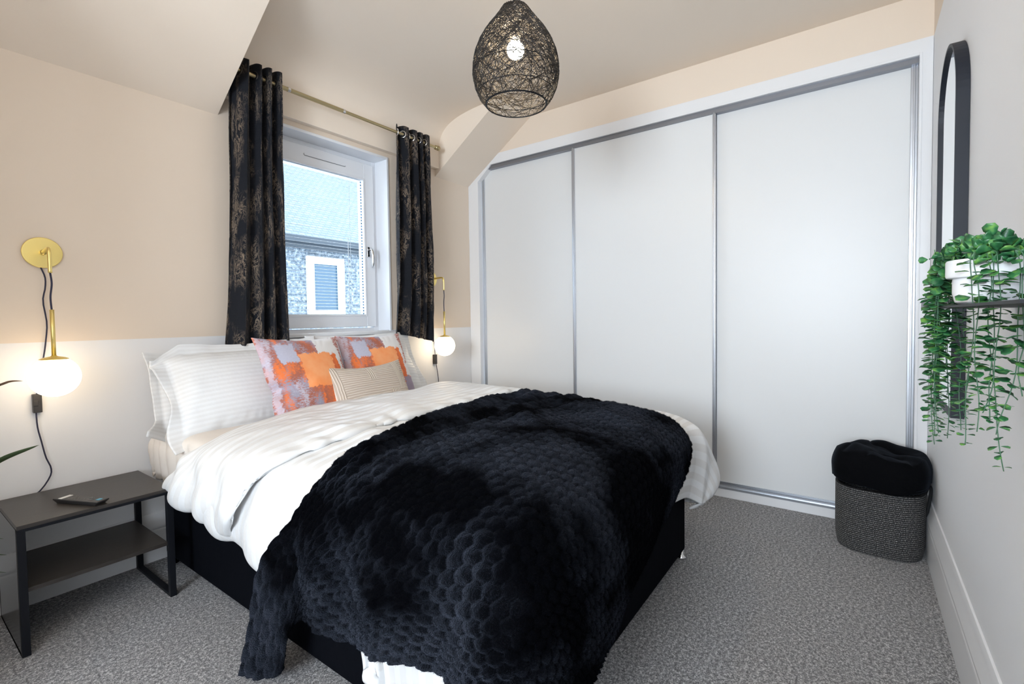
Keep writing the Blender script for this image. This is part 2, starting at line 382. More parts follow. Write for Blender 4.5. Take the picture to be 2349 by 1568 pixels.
# ------------------------------------------------------------------ curtain rod + curtains
RY, RZ = 2.47, 2.310
rd = thing('curtain_rod', (1.85, RY, RZ), 'antique brass curtain rod above the window', 'curtain rod')
b = MB(); b.tube([(1.09, RY, RZ), (1.75, RY, RZ)], .0115, 14); b.tube([(1.74, RY, RZ), (2.495, RY, RZ)], .0095, 14); b.build('pole', antique, rd, smooth=False)
b = MB(); b.lathe([(0, 0), (.015, 0), (.016, .004), (.016, .010), (.011, .013), (.011, .018), (.017, .020), (.017, .036), (.014, .040), (0, .041)], n=24)
fo = b.build('finial', antique, None, smooth=True); fo.location = (2.495, RY, RZ); fo.rotation_euler = (0, PI/2, 0); attach(fo, rd)
for x in (1.40, 1.735): b = MB(); b.tube([(x, RY, RZ), (x+.015, RY, RZ)], .0133, 14); b.build('joint_collar', chrome, rd)
for x in (1.30, 2.30):
    b = MB(); b.tube([(x, RY, RZ-.012), (x, RY+.05, RZ-.018), (x, 2.555, RZ-.018)], .005, 8); b.box((x-.015, 2.548, RZ-.05), (x+.015, 2.556, RZ+.015)); b.build('bracket', antique, rd)
curt = mat('black_foil_velvet', (.008, .008, .010), .75, Sheen_Weight=.07, Sheen_Roughness=.4, Specular_IOR_Level=.12)
N = NT(curt); uvn = N.uv()
nv_ = N.noise(N.mapv(uvn, (1.25, .42, 1)), 34, 7, .75, 1.3)
vein = N.math('SUBTRACT', .035, N.math('ABSOLUTE', N.math('SUBTRACT', nv_, .5)))
vein = N.math('MULTIPLY', N.math('MAXIMUM', vein, 0), 26)
patch = N.ramp(N.noise(N.mapv(uvn, (1.6, .5, 1)), 9, 3), [(.46, (0, 0, 0)), (.70, (1, 1, 1))])
mk = N.math('MINIMUM', N.math('MULTIPLY', vein, patch), .5)
N.l(N.mix(mk, (.011, .012, .016), (.52, .40, .29)), N.b.inputs['Base Color']); N.l(N.math('MULTIPLY', mk, .8), N.b.inputs['Metallic'])
crs = N.n('ShaderNodeSeparateXYZ'); N.l(uvn, crs.inputs[0])
N.bump(N.noise(N.mapv(uvn, (1, 3, 1)), 18, 3), .35, .01)
dim_ring = mat('dimmed_eyelet', (.06, .055, .05), .4, .8)  # dimness of the left eyelets put into their colour; right ones stay chrome
def curtain(xt0, xt1, xb0, xb1, zt, zb0, zb1, waves, seed, flare, label, ringm=None):
    t = thing('curtain', ((xt0+xt1)/2, RY, zb0), label, 'curtain', 'black and bronze eyelet curtains')
    nu, nv = 330, 150
    u = np.linspace(0, 1, nu)[:, None]; v = np.linspace(0, 1, nv)[None, :]
    s = u + .035*np.sin(2*PI*u*waves*.5+seed)*(v**.5)
    ph = 2*PI*waves*s
    amp = .040*(1-.15*v)+.008*np.sin(5*v+seed)
    w_ = np.interp(s, np.linspace(0, 1, 9), [0, .17, .36, .47, .60, .68, .77, .88, 1.0])+.0*v
    x = (xt0+(xt1-xt0)*w_)*(1-v)+(xb0+(xb1-xb0)*w_)*v + .012*np.sin(2*ph)*(.4+.6*v)
    x = x - flare*np.clip(v-.78, 0, 1)**1.5*4*(1-u)
    y = RY + amp*np.sign(np.sin(ph))*np.abs(np.sin(ph))**.75 + .006*vnoise(u*9+seed, v*7, seed)
    for cz, st in ((.23, .9), (.45, .6), (.62, 1.0), (.80, .8)):      # packing creases
        y = y + .0035*st*np.exp(-((v-cz-.015*np.sin(3*u*PI+seed))/.004)**2)
    z = zt + (zb0-zt)*v*(1-u)+(zb1-zt)*v*u + .006*np.cos(2*ph)*np.exp(-v*30)+0*u
    z = z + .006*np.sin(ph)*v**6
    P = np.stack([x, y, z], -1)
    L = np.concatenate([[0], np.cumsum(np.linalg.norm(np.diff(P[:, 0], axis=0), axis=-1))])
    UV = np.stack([np.repeat(L[:, None], nv, 1)+seed, (zt-z)], -1)
    grid_obj('fabric', P, UV, curt, t, thick=.003)
    # eyelets where the cloth crosses the pole
    k = 0
    for i in range(waves*2+1):
        uu = (i)/(waves*2)
        uu = min(max(uu, .012), .988); ii = int(uu*(nu-1)); jj = int((zt-RZ)/(zt-zb0)*(nv-1))
        c_ = Vector(P[ii, jj]); tg = Vector(P[min(ii+3, nu-1), jj]-P[max(ii-3, 0), jj]).normalized(); tg.z = 0; tg.normalize()
        pts = [Vector((c_.x, RY, RZ))+(tg*math.cos(a)+Vector((0, 0, 1))*math.sin(a))*.021 for a in np.linspace(0, 2*PI, 28, endpoint=False)]
        e = MB(); e.tube(pts, .0036, 8, closed=True); e.build('eyelet', ringm or chrome, t, smooth=True)
    return t
curtain(1.116, 1.36, 1.050, 1.362, 2.365, .965, .972, 4, 2, .02, 'wider black curtain with bronze marbling on the left side of the window', dim_ring)
curtain(2.145, 2.42, 2.12, 2.43, 2.360, .985, .925, 4, 5, .06, 'narrower black curtain with bronze marbling on the right side of the window')

# ------------------------------------------------------------------ wall lamps
glow = mat('opal_glass', (1, .97, .92), .3); N = NT(glow); N.b.inputs['Emission Color'].default_value = (1, .80, .55, 1); N.b.inputs['Emission Strength'].default_value = 3.4
def smooth_path(pts, n=40): return [tuple(p) for p in cr(np.array(pts, float), n, 0)]
def wall_lamp(px, pz, bx, by, sup, sw, label):
    t = thing('wall_lamp', (px, YW, pz), label, 'lamp', 'brass globe wall lamps')
    b = MB(); b.lathe([(0, 0), (.059, 0), (.060, .003), (.058, .006), (0, .007)], n=64)
    o = b.build('backplate', brass, None, smooth=False, bevel=.001); o.location = (px, YW-.006, pz); o.rotation_euler = (PI/2, 0, 0); attach(o, t)
    b = MB(); b.tube([(px, YW-.007, pz), (px, YW-.03, pz)], .010, 14)
    path = [(px, YW-.01, pz)]+[(px+(bx-px)*s, YW-.01+(by-YW+.01)*s, pz+.002) for s in (.5, .85)]+[(bx, by+.006, pz-.006), (bx, by, pz-.03), (bx, by, pz-.09)]
    b.tube(smooth_path(path, 50), .0062, 12); b.build('arm', brass, t, smooth=True)
    b = MB(); b.tube(smooth_path([(bx, by, pz-.088), (bx+.003, by, pz-.13), (bx-.002, by, pz-.18), (bx, by, 1.128)], 24), .003, 8); b.build('cord', navy_cord, t, smooth=True)
    b = MB(); b.tube([(bx, by, 1.135), (bx, by, .962)], .0068, 14); b.build('stem', brass, t, smooth=True)
    R_ = .0745; zc = .886
    cap = [(0, .079), (.008, .0785), (.010, .076), (.030, .0715), (.041, .0665), (.042, .064), (.0, .063)]
    b = MB(); b.lathe(cap, (bx, by, zc), 40); b.build('cap', brass, t, smooth=True)
    b = MB(); b.lathe([(R_*math.sin(a), R_*math.cos(a)) for a in np.linspace(.0, PI, 40)], (bx, by, zc), 56); b.build('globe', glow, t, smooth=True, merge=True)
    b = MB(); b.tube(smooth_path(sup, 60), .0026, 7); b.build('supply_cable', navy_cord, t, smooth=True)
    sx, sy, sz = sw; b = MB(); b.box((sx-.013, sy-.011, sz-.036), (sx+.013, sy+.011, sz+.036)); b.box((sx-.013, sy-.0135, sz-.010), (sx+.003, sy-.010, sz+.012)); b.build('switch', plast, t, bevel=.003)
    return t
y_ = 2.583
wall_lamp(.447, 1.361, .4365, 2.425, [(.440, 2.592, 1.305), (.450, y_, 1.265), (.449, y_, 1.223), (.441, y_, 1.172), (.449, y_, 1.087), (.444, y_, 1.02), (.436, y_, .959), (.418, y_, .86), (.410, y_, .80), (.407, y_, .741), (.409, y_, .68), (.417, y_, .628), (.428, y_, .56), (.441, y_, .515), (.437, y_, .48), (.405, 2.584, .43), (.36, 2.586, .405), (.305, 2.590, .38), (.292, 2.592, .33), (.292, 2.592, .235), (.292, 2.576, .20), (.292, 2.576, .02)], (.411, 2.586, .775),
          'brass wall lamp with glowing globe hanging above the black side table')
wall_lamp(2.545, 1.378, 2.523, 2.44, [(2.553, 2.592, 1.32), (2.56, y_, 1.2), (2.559, y_, 1.134), (2.549, y_, 1.04), (2.549, y_, .96), (2.562, y_, .85), (2.568, y_, .79), (2.578, y_, .723), (2.59, y_, .66), (2.598, y_, .571), (2.60, 2.575, .4), (2.60, 2.57, .03)], (2.566, 2.586, .778),
          'brass wall lamp with glowing globe beside the wardrobe, partly behind the curtain')

# ------------------------------------------------------------------ pendant lamp
PX, PY = 1.5, 1.055
pd = thing('pendant_lamp', (PX, PY, ZC), 'black woven egg shaped pendant lamp hanging from the ceiling', 'lamp')
prof = [(2.246, .022), (2.240, .048), (2.215, .064), (2.19, .082), (2.15, .113), (2.11, .137), (2.07, .153), (2.03, .161), (1.99, .162), (1.95, .154), (1.912, .138), (1.884, .115)]
pz_ = np.array([p[0] for p in prof])[::-1]; pr_ = np.array([p[1] for p in prof])[::-1]
rad = lambda z: np.interp(z, pz_, pr_)
twine = mat('black_twine', (.012, .010, .009), .6); tw = MB()
for k in range(640):
    # a twine wound obliquely on the egg: intersection with a random tilted plane
    th = random.uniform(0, 2*PI); L_ = random.uniform(.8, 2.6); zc_ = random.uniform(1.88, 2.24); sl_ = random.gauss(0, .11); cv_ = random.uniform(-.06, .06)
    if random.random() < .25: zc_ = random.uniform(2.12, 2.245)
    pts = []
    for s in np.linspace(-.5, .5, 22):
        z = min(max(zc_+sl_*s*L_+cv_*(s*s*4-.3)+.006*math.sin(s*17+k), 1.885), 2.244); a = th+s*L_
        r = rad(z)+random.uniform(-.0015, .0015); pts.append((PX+r*math.cos(a), PY+r*math.sin(a), z))
    tw.tube(pts, random.uniform(.0006, .0012), 3)
for k in range(260):
    th = random.uniform(0, 2*PI); z0, z1 = random.uniform(1.88, 2.0), random.uniform(2.1, 2.24); tw_ = random.uniform(-1.6, 1.6); pts = []
    for s in np.linspace(0, 1, 18):
        z = z0+(z1-z0)*s; a = th+tw_*s; r = rad(z)+.0005; pts.append((PX+r*math.cos(a), PY+r*math.sin(a), z))
    tw.tube(pts, .0007, 3)
sh = tw.build('lamp_shade', twine, pd)
wire = MB(); 
for z, rr_ in ((1.884, .0026), (1.925, .0014), (2.00, .0014), (2.08, .0014), (2.16, .0014), (2.243, .002)):
    wire.tube([(PX+(rad(z)-.002)*math.cos(a), PY+(rad(z)-.002)*math.sin(a), z) for a in np.linspace(0, 2*PI, 48, endpoint=False)], rr_, 6, closed=True)
for k in range(8):
    a = 2*PI*k/8+.2; wire.tube([(PX+(rad(z)-.003)*math.cos(a), PY+(rad(z)-.003)*math.sin(a), z) for z in np.linspace(1.885, 2.243, 20)], .0012, 5)
for k in range(3):
    a = 2*PI*k/3; wire.tube([(PX+.02*math.cos(a), PY+.02*math.sin(a), 2.243), (PX+.048*math.cos(a), PY+.048*math.sin(a), 2.243)], .0015, 5)
wire.build('wire_frame', blackm, sh)
b = MB(); b.tube([(PX, PY, ZC), (PX, PY, 2.18)], .0035, 10); b.build('cord', trimw, pd, smooth=True)
b = MB(); b.lathe([(0, 0), (.038, 0), (.036, -.02), (.012, -.032), (0, -.033)], (PX, PY, ZC), 32); b.build('ceiling_rose', trimw, pd, smooth=True)
b = MB(); b.lathe([(0, 2.20), (.012, 2.198), (.017, 2.185), (.019, 2.15), (.019, 2.124), (0, 2.124)], (PX, PY, 0), 24); b.build('lamp_holder', mat('holder_grey', (.10, .10, .10), .6), pd, smooth=True)
bulbm = mat('lit_bulb', (1, 1, 1), .3); N = NT(bulbm); N.b.inputs['Emission Color'].default_value = (1, .78, .50, 1); N.b.inputs['Emission Strength'].default_value = 130
b = MB(); b.lathe([(.033*math.sin(a), 2.086+.033*math.cos(a)) for a in np.linspace(0, PI, 24)], (PX, PY, 0), 28); b.build('bulb', bulbm, pd, smooth=True)

# ------------------------------------------------------------------ bed
BX0, BX1, BY0, BY1 = .80, 2.15, .62, 2.545
bed = thing('divan_bed', ((BX0+BX1)/2, (BY0+BY1)/2, 0), 'double divan bed with black velvet base against the window wall', 'bed')
b = MB(); b.box((BX0, BY0, .035), (BX1, (BY0+BY1)/2-.002, .365)); b.box((BX0, (BY0+BY1)/2+.002, .035), (BX1, BY1, .365)); b.build('divan_base', divan, bed, bevel=.012, seg=3)
b = MB(); b.box((BX0+.005, BY0+.005, .366), (BX1-.005, BY1-.005, .595)); b.build('mattress', matt, bed, bevel=.04, seg=4)
for x, y in ((BX1-.022, BY0+.012), (BX0+.035, BY0+.06), (BX0+.004, (BY0+BY1)/2+.085), (BX1-.07, (BY0+BY1)/2), (BX0+.006, BY1-.07), (BX1-.07, BY1-.05)):
    b = MB(); b.lathe([(0, .0), (.020, 0), (.024, .004), (.024, .014), (.012, .022), (.010, .04), (0, .04)], (x, y, .0), 24); b.build('leg', chrome, bed, smooth=True)

def surf(name, C, nu, nv, m, disp=None, parent=None, thick=0, pre=None):
    C = np.array(C, float)
    if pre is not None: C = pre(C)
    P, UV = net(C, nu, nv); n = normals(P)
    if n[nu//2, nv//2, 2] < 0: n = -n
    if disp is not None: P = P+n*disp(P, UV)[..., None]
    return grid_obj(name, P, UV, m, parent, thick=thick)
# fitted sheet, gathered at the head-left corner
def sheet_disp(P, UV):
    side = np.clip((.83-P[..., 0])/.04, 0, 1)*np.clip((.60-P[..., 2])/.06, 0, 1)
    return side*(.016*np.abs(np.sin(P[..., 1]*34+3*vnoise(P[..., 1]*5, P[..., 2]*4, 3)))-.004) + .003*fbm(P[..., 0]*7, P[..., 1]*9, 5)*np.clip((P[..., 2]-.5)/.1, 0, 1)
C = []
for y in (2.565, 2.565, 2.53, 2.3, 2.0, 1.6, 1.2, .8):
    zt = (.61 if y > 1.7 else .596) if y < 2.56 else .57
    dz = -.16 if y == 2.565 and not C else 0
    C.append([(.785, y, .385+max(0, .0)), (.772, y, .46+dz*.3), (.772, y, .55+dz), (.82, y, zt+dz), (1.2, y, zt+.003+dz), (1.75, y, zt+.003+dz), (2.13, y, zt+dz), (2.172, y, .55+dz), (2.172, y, .46+dz*.3), (2.16, y, .38)])
sho = surf('fitted_sheet', C, 260, 150, sheet, sheet_disp, thick=.003)
tag(sho, 'pale cream fitted sheet gathered over the mattress at the head of the bed', 'sheet')

# pillows
def pillow_mesh(wid, hei, T, fl=.0, seed=0, wr=.004, sag=0, pinch=.06, n=(96, 70), corner=.0):
    """returns closed front/back grids in local coords: x width, z height, -y front"""
    a, b_ = wid/2, hei/2; u = np.linspace(-1, 1, n[0])[:, None]; v = np.linspace(-1, 1, n[1])[None, :]
    X = a*u+0*v; Z = b_*v+0*u
    bu = np.clip((a-fl-np.abs(X))/(a-fl), 0, 1); bv = np.clip((b_-fl-np.abs(Z))/(b_-fl), 0, 1)
    t = T*((1-(1-bu)**2.6)*(1-(1-bv)**2.6))**.62
    X2 = X*(1-pinch*(1-v**2)*np.abs(u)**2); Z2 = Z*(1-pinch*1.1*(1-u**2)*np.abs(v)**2)
    Z2 = Z2 - sag*(1-u**2)*np.clip(v, 0, 1)
    edge = np.exp(-((np.minimum(bu, bv))/.22)**2)
    wv = .010*fbm(X*8, Z*8, seed, 2)*edge*(1.3 if fl else .4)
    wr_ = wr*.7*fbm(X*5, Z*5, seed+3, 2)*(t/T)**.3
    rad_ = wr*.7*np.abs(np.sin(np.arctan2(Z, X)*16+3*vnoise(X*8, Z*8, seed)))*np.exp(-((np.minimum(bu, bv)-.12)/.12)**2)
    F_ = np.stack([X2, -t-wr_-rad_+wv-.0015, Z2], -1); B_ = np.stack([X2, t+wv+.0015, Z2], -1)
    UV = np.stack([X, Z], -1)
    P = np.concatenate([F_, B_[::-1]], 0); UVs = np.concatenate([UV, UV[::-1]], 0)
    return P, UVs
def place(P, loc, tilt, rz=0, ry=0):
    R_ = Matrix.Rotation(rz, 3, 'Z') @ Matrix.Rotation(tilt, 3, 'X') @ Matrix.Rotation(ry, 3, 'Y')
    return P @ np.array(R_).T + np.array(loc)
def pillow(name, loc, tilt, rz, ry, m, label, cat, group, **kw):
    bend = kw.pop('bend', 0); post = kw.pop('post', None)
    P, UV = pillow_mesh(**kw)
    if bend: P[..., 1] += bend*(P[..., 0]**2)
    if post: P = post(P)
    P = place(P, loc, tilt, rz, ry)
    o = grid_obj(name, P, UV, m, None, closed_u=True)
    return tag(o, label, cat, group)
G = 'white striped oxford pillows'
def corner(P):
    X, Z = P[..., 0].copy(), P[..., 2].copy()
    tl = np.clip((-X-.27)/.10, 0, 1)*np.clip((Z-.13)/.10, 0, 1)
    bl_ = np.clip((-X-.30)/.08, 0, 1)*np.clip((-Z-.14)/.10, 0, 1)
    e = np.clip((-X-.325)/.05, 0, 1)
    P[..., 2] -= .075*tl; P[..., 0] -= .012*tl
    P[..., 2] -= .02*bl_; P[..., 1] -= .02*bl_; P[..., 0] += .0*bl_
    P[..., 1] += e*.014*np.sin(Z*34+1); P[..., 0] += e*.016*np.sin(Z*21+2); return P
def droop(P):
    # the flange corners of the lower pillow flop outwards and down
    e = np.clip((-P[..., 0]-.30)/.09, 0, 1); low = np.clip((.02-P[..., 2])/.2, 0, 1)
    b2 = e*np.clip((-P[..., 2]-.10)/.08, 0, 1)
    P[..., 0] -= .045*b2; P[..., 1] -= .10*b2; P[..., 2] += .055*b2; P[..., 0] += .02*e*(1-b2); return P
pillow('pillow', (1.085, 2.475, .755), math.radians(-16), 0, 0, pillm, 'white striped pillow behind, against the wall at the left of the bed', 'pillow', G, wid=.73, hei=.41, T=.055, fl=.05, seed=4, post=droop)
pillow('pillow', (1.86, 2.485, .775), math.radians(-15), 0, 0, pillm, 'white striped pillow behind, against the wall at the right of the bed', 'pillow', G, wid=.74, hei=.45, T=.055, fl=.055, seed=9)
pillow('pillow', (1.115, 2.335, .775), math.radians(-30), 0, 0, pillm, 'white striped pillow in front, left of the orange cushions', 'pillow', G, wid=.77, hei=.49, T=.08, fl=.05, seed=14, sag=.0, post=corner)
pillow('pillow', (1.835, 2.37, .790), math.radians(-27), math.radians(2), math.radians(0), pillm, 'white striped pillow in front, right end, under the window curtain', 'pillow', G, wid=.76, hei=.47, T=.07, fl=.05, seed=19)

# abstract print cushions
pr = mat('abstract_print', (.8, .8, .8), .75); N = NT(pr); uvn = N.uv()
sx = N.n('ShaderNodeSeparateXYZ'); N.l(uvn, sx.inputs[0]); U, V = sx.outputs['X'], sx.outputs['Y']
nz = N.noise(uvn, 28, 5, .75); nb = N.noise(uvn, 7, 3, .6); ny = N.noise(N.mapv(uvn, (1, 6, 1)), 12, 5, .7); nx = N.noise(N.mapv(uvn, (7, 1, 1)), 11, 5, .7)
def jit(c_, a): return N.math('ADD', c_, N.math('MULTIPLY', N.math('SUBTRACT', nz, .5), a))
Uj, Vj = jit(U, .07), jit(V, .07)
def step(x, e, up=True, s=.004):
    r = N.math('DIVIDE', N.math('SUBTRACT', x, e) if up else N.math('SUBTRACT', e, x), s)
    return N.math('MINIMUM', N.math('MAXIMUM', r, 0), 1)
def box_(x0, x1, y0, y1): return N.math('MULTIPLY', N.math('MULTIPLY', step(Uj, x0), step(Uj, x1, False)), N.math('MULTIPLY', step(Vj, y0), step(Vj, y1, False)))
lav = (.34, .33, .42); rust = (.40, .13, .085); orange = (.88, .20, .04); pale = (.95, .40, .17); off = (.80, .78, .77)
fine = N.noise(N.mapv(uvn, (1, 2.2, 1)), 70, 6, .8); low1 = N.noise(uvn, 9, 2, .5); low2 = N.noise(N.mapv(uvn, (2.2, 1, 1)), 6, 2, .5, .4)
def dry(lowf, lo, hi): return N.ramp(N.math('ADD', N.math('MULTIPLY', fine, .45), N.math('MULTIPLY', lowf, .55)), [(lo, (0, 0, 0)), (hi, (1, 1, 1))])
c = N.mix(dry(low1, .445, .52), lav, rust)
c = N.mix(N.math('MULTIPLY', dry(low2, .515, .585), .9), c, orange)
c = N.mix(N.math('MULTIPLY', N.math('SUBTRACT', 1, dry(low2, .40, .46)), .8), c, (.55, .53, .62))
c = N.mix(box_(-.17, -.07, .08, .19), c, N.mix(fine, (.38, .38, .50), (.60, .60, .70)))
c = N.mix(N.math('MULTIPLY', box_(-.24, -.21, -.3, .3), .6), c, (.62, .58, .68))
c = N.mix(box_(.05, .5, .115, .5), c, off)
c = N.mix(box_(.165, .5, -.06, .5), c, off)
c = N.mix(N.math('MULTIPLY', box_(.10, .5, .02, .5), dry(low1, .545, .575)), c, (.42, .12, .10))
c = N.mix(N.math('MULTIPLY', box_(.195, .5, .02, .5), dry(fine, .46, .50)), c, (.42, .10, .07))
c = N.mix(box_(.10, .17, -.08, .125), c, N.mix(dry(low2, .4, .6), orange, (.60, .12, .05)))
c = N.mix(box_(-.07, .13, -.05, .13), c, N.mix(N.ramp(nb, [(.4, (0, 0, 0)), (.65, (1, 1, 1))]), pale, (.93, .30, .09)))
c = N.mix(box_(.01, .14, -.15, -.05), c, N.mix(dry(low2, .4, .6), orange, rust))
c = N.mix(box_(.13, .3, -.24, -.06), c, N.mix(fine, (.25, .22, .34), (.45, .36, .42)))
N.l(c, N.b.inputs['Base Color']); N.bump(N.noise(uvn, 400, 2), .15, .002)
G = 'orange and grey abstract print cushions'
def knock(P):
    # hand-made dent and crease on the left edge
    g = np.exp(-((P[..., 2]+.03)/.035)**2)*np.clip((-P[..., 0]-.02)/.2, 0, 1)
    P[..., 0] += .035*g; P[..., 1] += .030*g; return P
pillow('cushion', (1.285, 2.14, .79), math.radians(-24), math.radians(9), math.radians(2), pr, 'left cushion with orange and grey paint-like print, leaning on the white pillow', 'cushion', G, wid=.475, hei=.46, T=.06, seed=31, wr=.005, pinch=.07, post=knock)
pillow('cushion', (1.775, 2.24, .785), math.radians(-22), math.radians(4), math.radians(0), pr, 'right cushion with orange and grey print, behind the ribbed beige cushion', 'cushion', G, wid=.47, hei=.45, T=.055, seed=37, wr=.004, pinch=.06)
rib = mat('ribbed_beige', (.70, .61, .52), .85); N = NT(rib); uvn = N.uv(); sx = N.n('ShaderNodeSeparateXYZ'); N.l(uvn, sx.inputs[0])
def patchbox(x0, x1, y0, y1):
    a_ = N.math('MULTIPLY', N.math('GREATER_THAN', sx.outputs['X'], x0), N.math('LESS_THAN', sx.outputs['X'], x1))
    return N.math('MULTIPLY', a_, N.math('MULTIPLY', N.math('GREATER_THAN', sx.outputs['Y'], y0), N.math('LESS_THAN', sx.outputs['Y'], y1)))
hs = N.math('SINE', N.math('ADD', N.math('MULTIPLY', sx.outputs['Y'], 2*PI/.0125), N.math('MULTIPLY', N.noise(uvn, 12, 2), 2.5)))
vs = N.math('SINE', N.math('ADD', N.math('MULTIPLY', sx.outputs['X'], 2*PI/.0125), N.math('MULTIPLY', N.noise(uvn, 12, 2), 2.5)))
mk = N.math('MAXIMUM', N.math('MAXIMUM', patchbox(.08, .15, -.15, -.02), patchbox(.15, .205, -.02, .15)), N.math('MAXIMUM', patchbox(-.3, -.205, -.3, .3), patchbox(-.04, .0, .05, .15)))
mm = N.n('ShaderNodeMix', data_type='FLOAT'); N.l(mk, mm.inputs[0]); N.l(hs, mm.inputs[2]); N.l(vs, mm.inputs[3])
N.l(N.mix(N.ramp(mm.outputs[0], [(.0, (0, 0, 0)), (1, (1, 1, 1))]), (.52, .43, .35), (.76, .68, .60)), N.b.inputs['Base Color']); N.bump(mm.outputs[0], .5, .004)
pillow('cushion', (1.60, 2.075, .710), math.radians(-24), math.radians(4), math.radians(0), rib, 'small oblong beige cushion with ribbed texture, in front of the printed cushions', 'cushion', None, wid=.50, hei=.31, T=.055, seed=41, wr=.003, pinch=.05, sag=.018)

# duvet: lower layer
def dv_disp(P, UV):
    x, y, z = P[..., 0], P[..., 1], P[..., 2]
    w_ = .009*fbm(x*4.5, y*4.5, 21)+.006*ridged(x*7+y*3, y*5-x*2+z*4, 8)
    side = np.clip((.62-z)/.1, 0, 1)
    cover = 1-.85*np.clip((1.37-y)/.12, 0, 1)*np.clip((2.12-x)/.06, 0, 1)*np.clip((z-.0)/.01, 0, 1)
    return cover*(w_ + side*(.013*np.sin(y*19+4*vnoise(y*3, z*5, 4)+x*14))*np.where(x > 1.9, .45, 1)) - .022*(1-cover)
duv = thing('duvet', (1.48, 1.3, .62), 'white striped duvet spread over the bed with its top folded back', 'duvet')
C = [
 [(.80,1.95,.32),(.725,1.95,.34),(.72,1.95,.46),(.79,1.95,.595),(1.0,1.95,.635),(1.45,1.95,.645),(1.85,1.94,.66),(2.10,1.92,.665),(2.20,1.92,.58),(2.22,1.9,.42),(2.19,1.9,.30)],
 [(.79,1.75,.30),(.72,1.75,.315),(.715,1.75,.45),(.785,1.75,.60),(1.0,1.75,.65),(1.45,1.75,.66),(1.85,1.74,.675),(2.10,1.72,.675),(2.22,1.72,.58),(2.24,1.72,.42),(2.20,1.72,.30)],
 [(.79,1.55,.285),(.715,1.55,.295),(.71,1.55,.44),(.78,1.55,.60),(1.0,1.55,.652),(1.45,1.55,.663),(1.85,1.54,.67),(2.10,1.52,.665),(2.22,1.52,.58),(2.24,1.52,.42),(2.20,1.52,.30)],
 [(.79,1.30,.27),(.725,1.30,.28),(.72,1.30,.43),(.785,1.30,.59),(1.0,1.30,.648),(1.45,1.30,.66),(1.85,1.29,.66),(2.10,1.27,.655),(2.22,1.27,.57),(2.24,1.27,.41),(2.20,1.27,.29)],
 [(.79,1.03,.24),(.735,1.03,.25),(.73,1.03,.42),(.79,1.03,.58),(1.0,1.03,.64),(1.45,1.03,.65),(1.85,1.02,.65),(2.10,1.00,.65),(2.22,1.0,.56),(2.24,1.0,.40),(2.20,1.0,.28)],
 [(.79,.985,.06),(.765,.985,.07),(.75,.985,.35),(.79,.97,.57),(1.0,.95,.635),(1.45,.93,.645),(1.85,.92,.645),(2.10,.88,.645),(2.23,.85,.56),(2.26,.82,.38),(2.19,.82,.25)],
 [(.79,.78,.05),(.755,.78,.06),(.735,.78,.35),(.79,.78,.57),(1.0,.75,.63),(1.45,.72,.64),(1.85,.71,.64),(2.10,.70,.64),(2.24,.68,.55),(2.29,.66,.36),(2.20,.66,.235)],
 [(.79,.60,.05),(.75,.60,.06),(.745,.60,.34),(.80,.60,.55),(1.0,.575,.605),(1.45,.565,.615),(1.85,.565,.61),(2.08,.57,.60),(2.235,.55,.50),(2.30,.52,.34),(2.20,.58,.235)],
 [(.82,.575,.05),(.79,.56,.06),(.80,.545,.33),(.84,.545,.48),(1.0,.545,.52),(1.45,.545,.50),(1.85,.545,.50),(2.06,.54,.48),(2.18,.535,.40),(2.22,.52,.30),(2.17,.58,.23)],
 [(.86,.60,.05),(.86,.575,.06),(.88,.565,.20),(.92,.565,.30),(1.05,.570,.36),(1.45,.575,.37),(1.80,.575,.345),(2.02,.57,.315),(2.12,.56,.27),(2.15,.555,.26),(2.13,.60,.235)],
]
C = np.array(C, float); C[:3, :2, 2] += .040; C[:3, 2, 2] += .015
surf('duvet_cover', C, 340, 330, duvetm, dv_disp, duv, thick=.012)
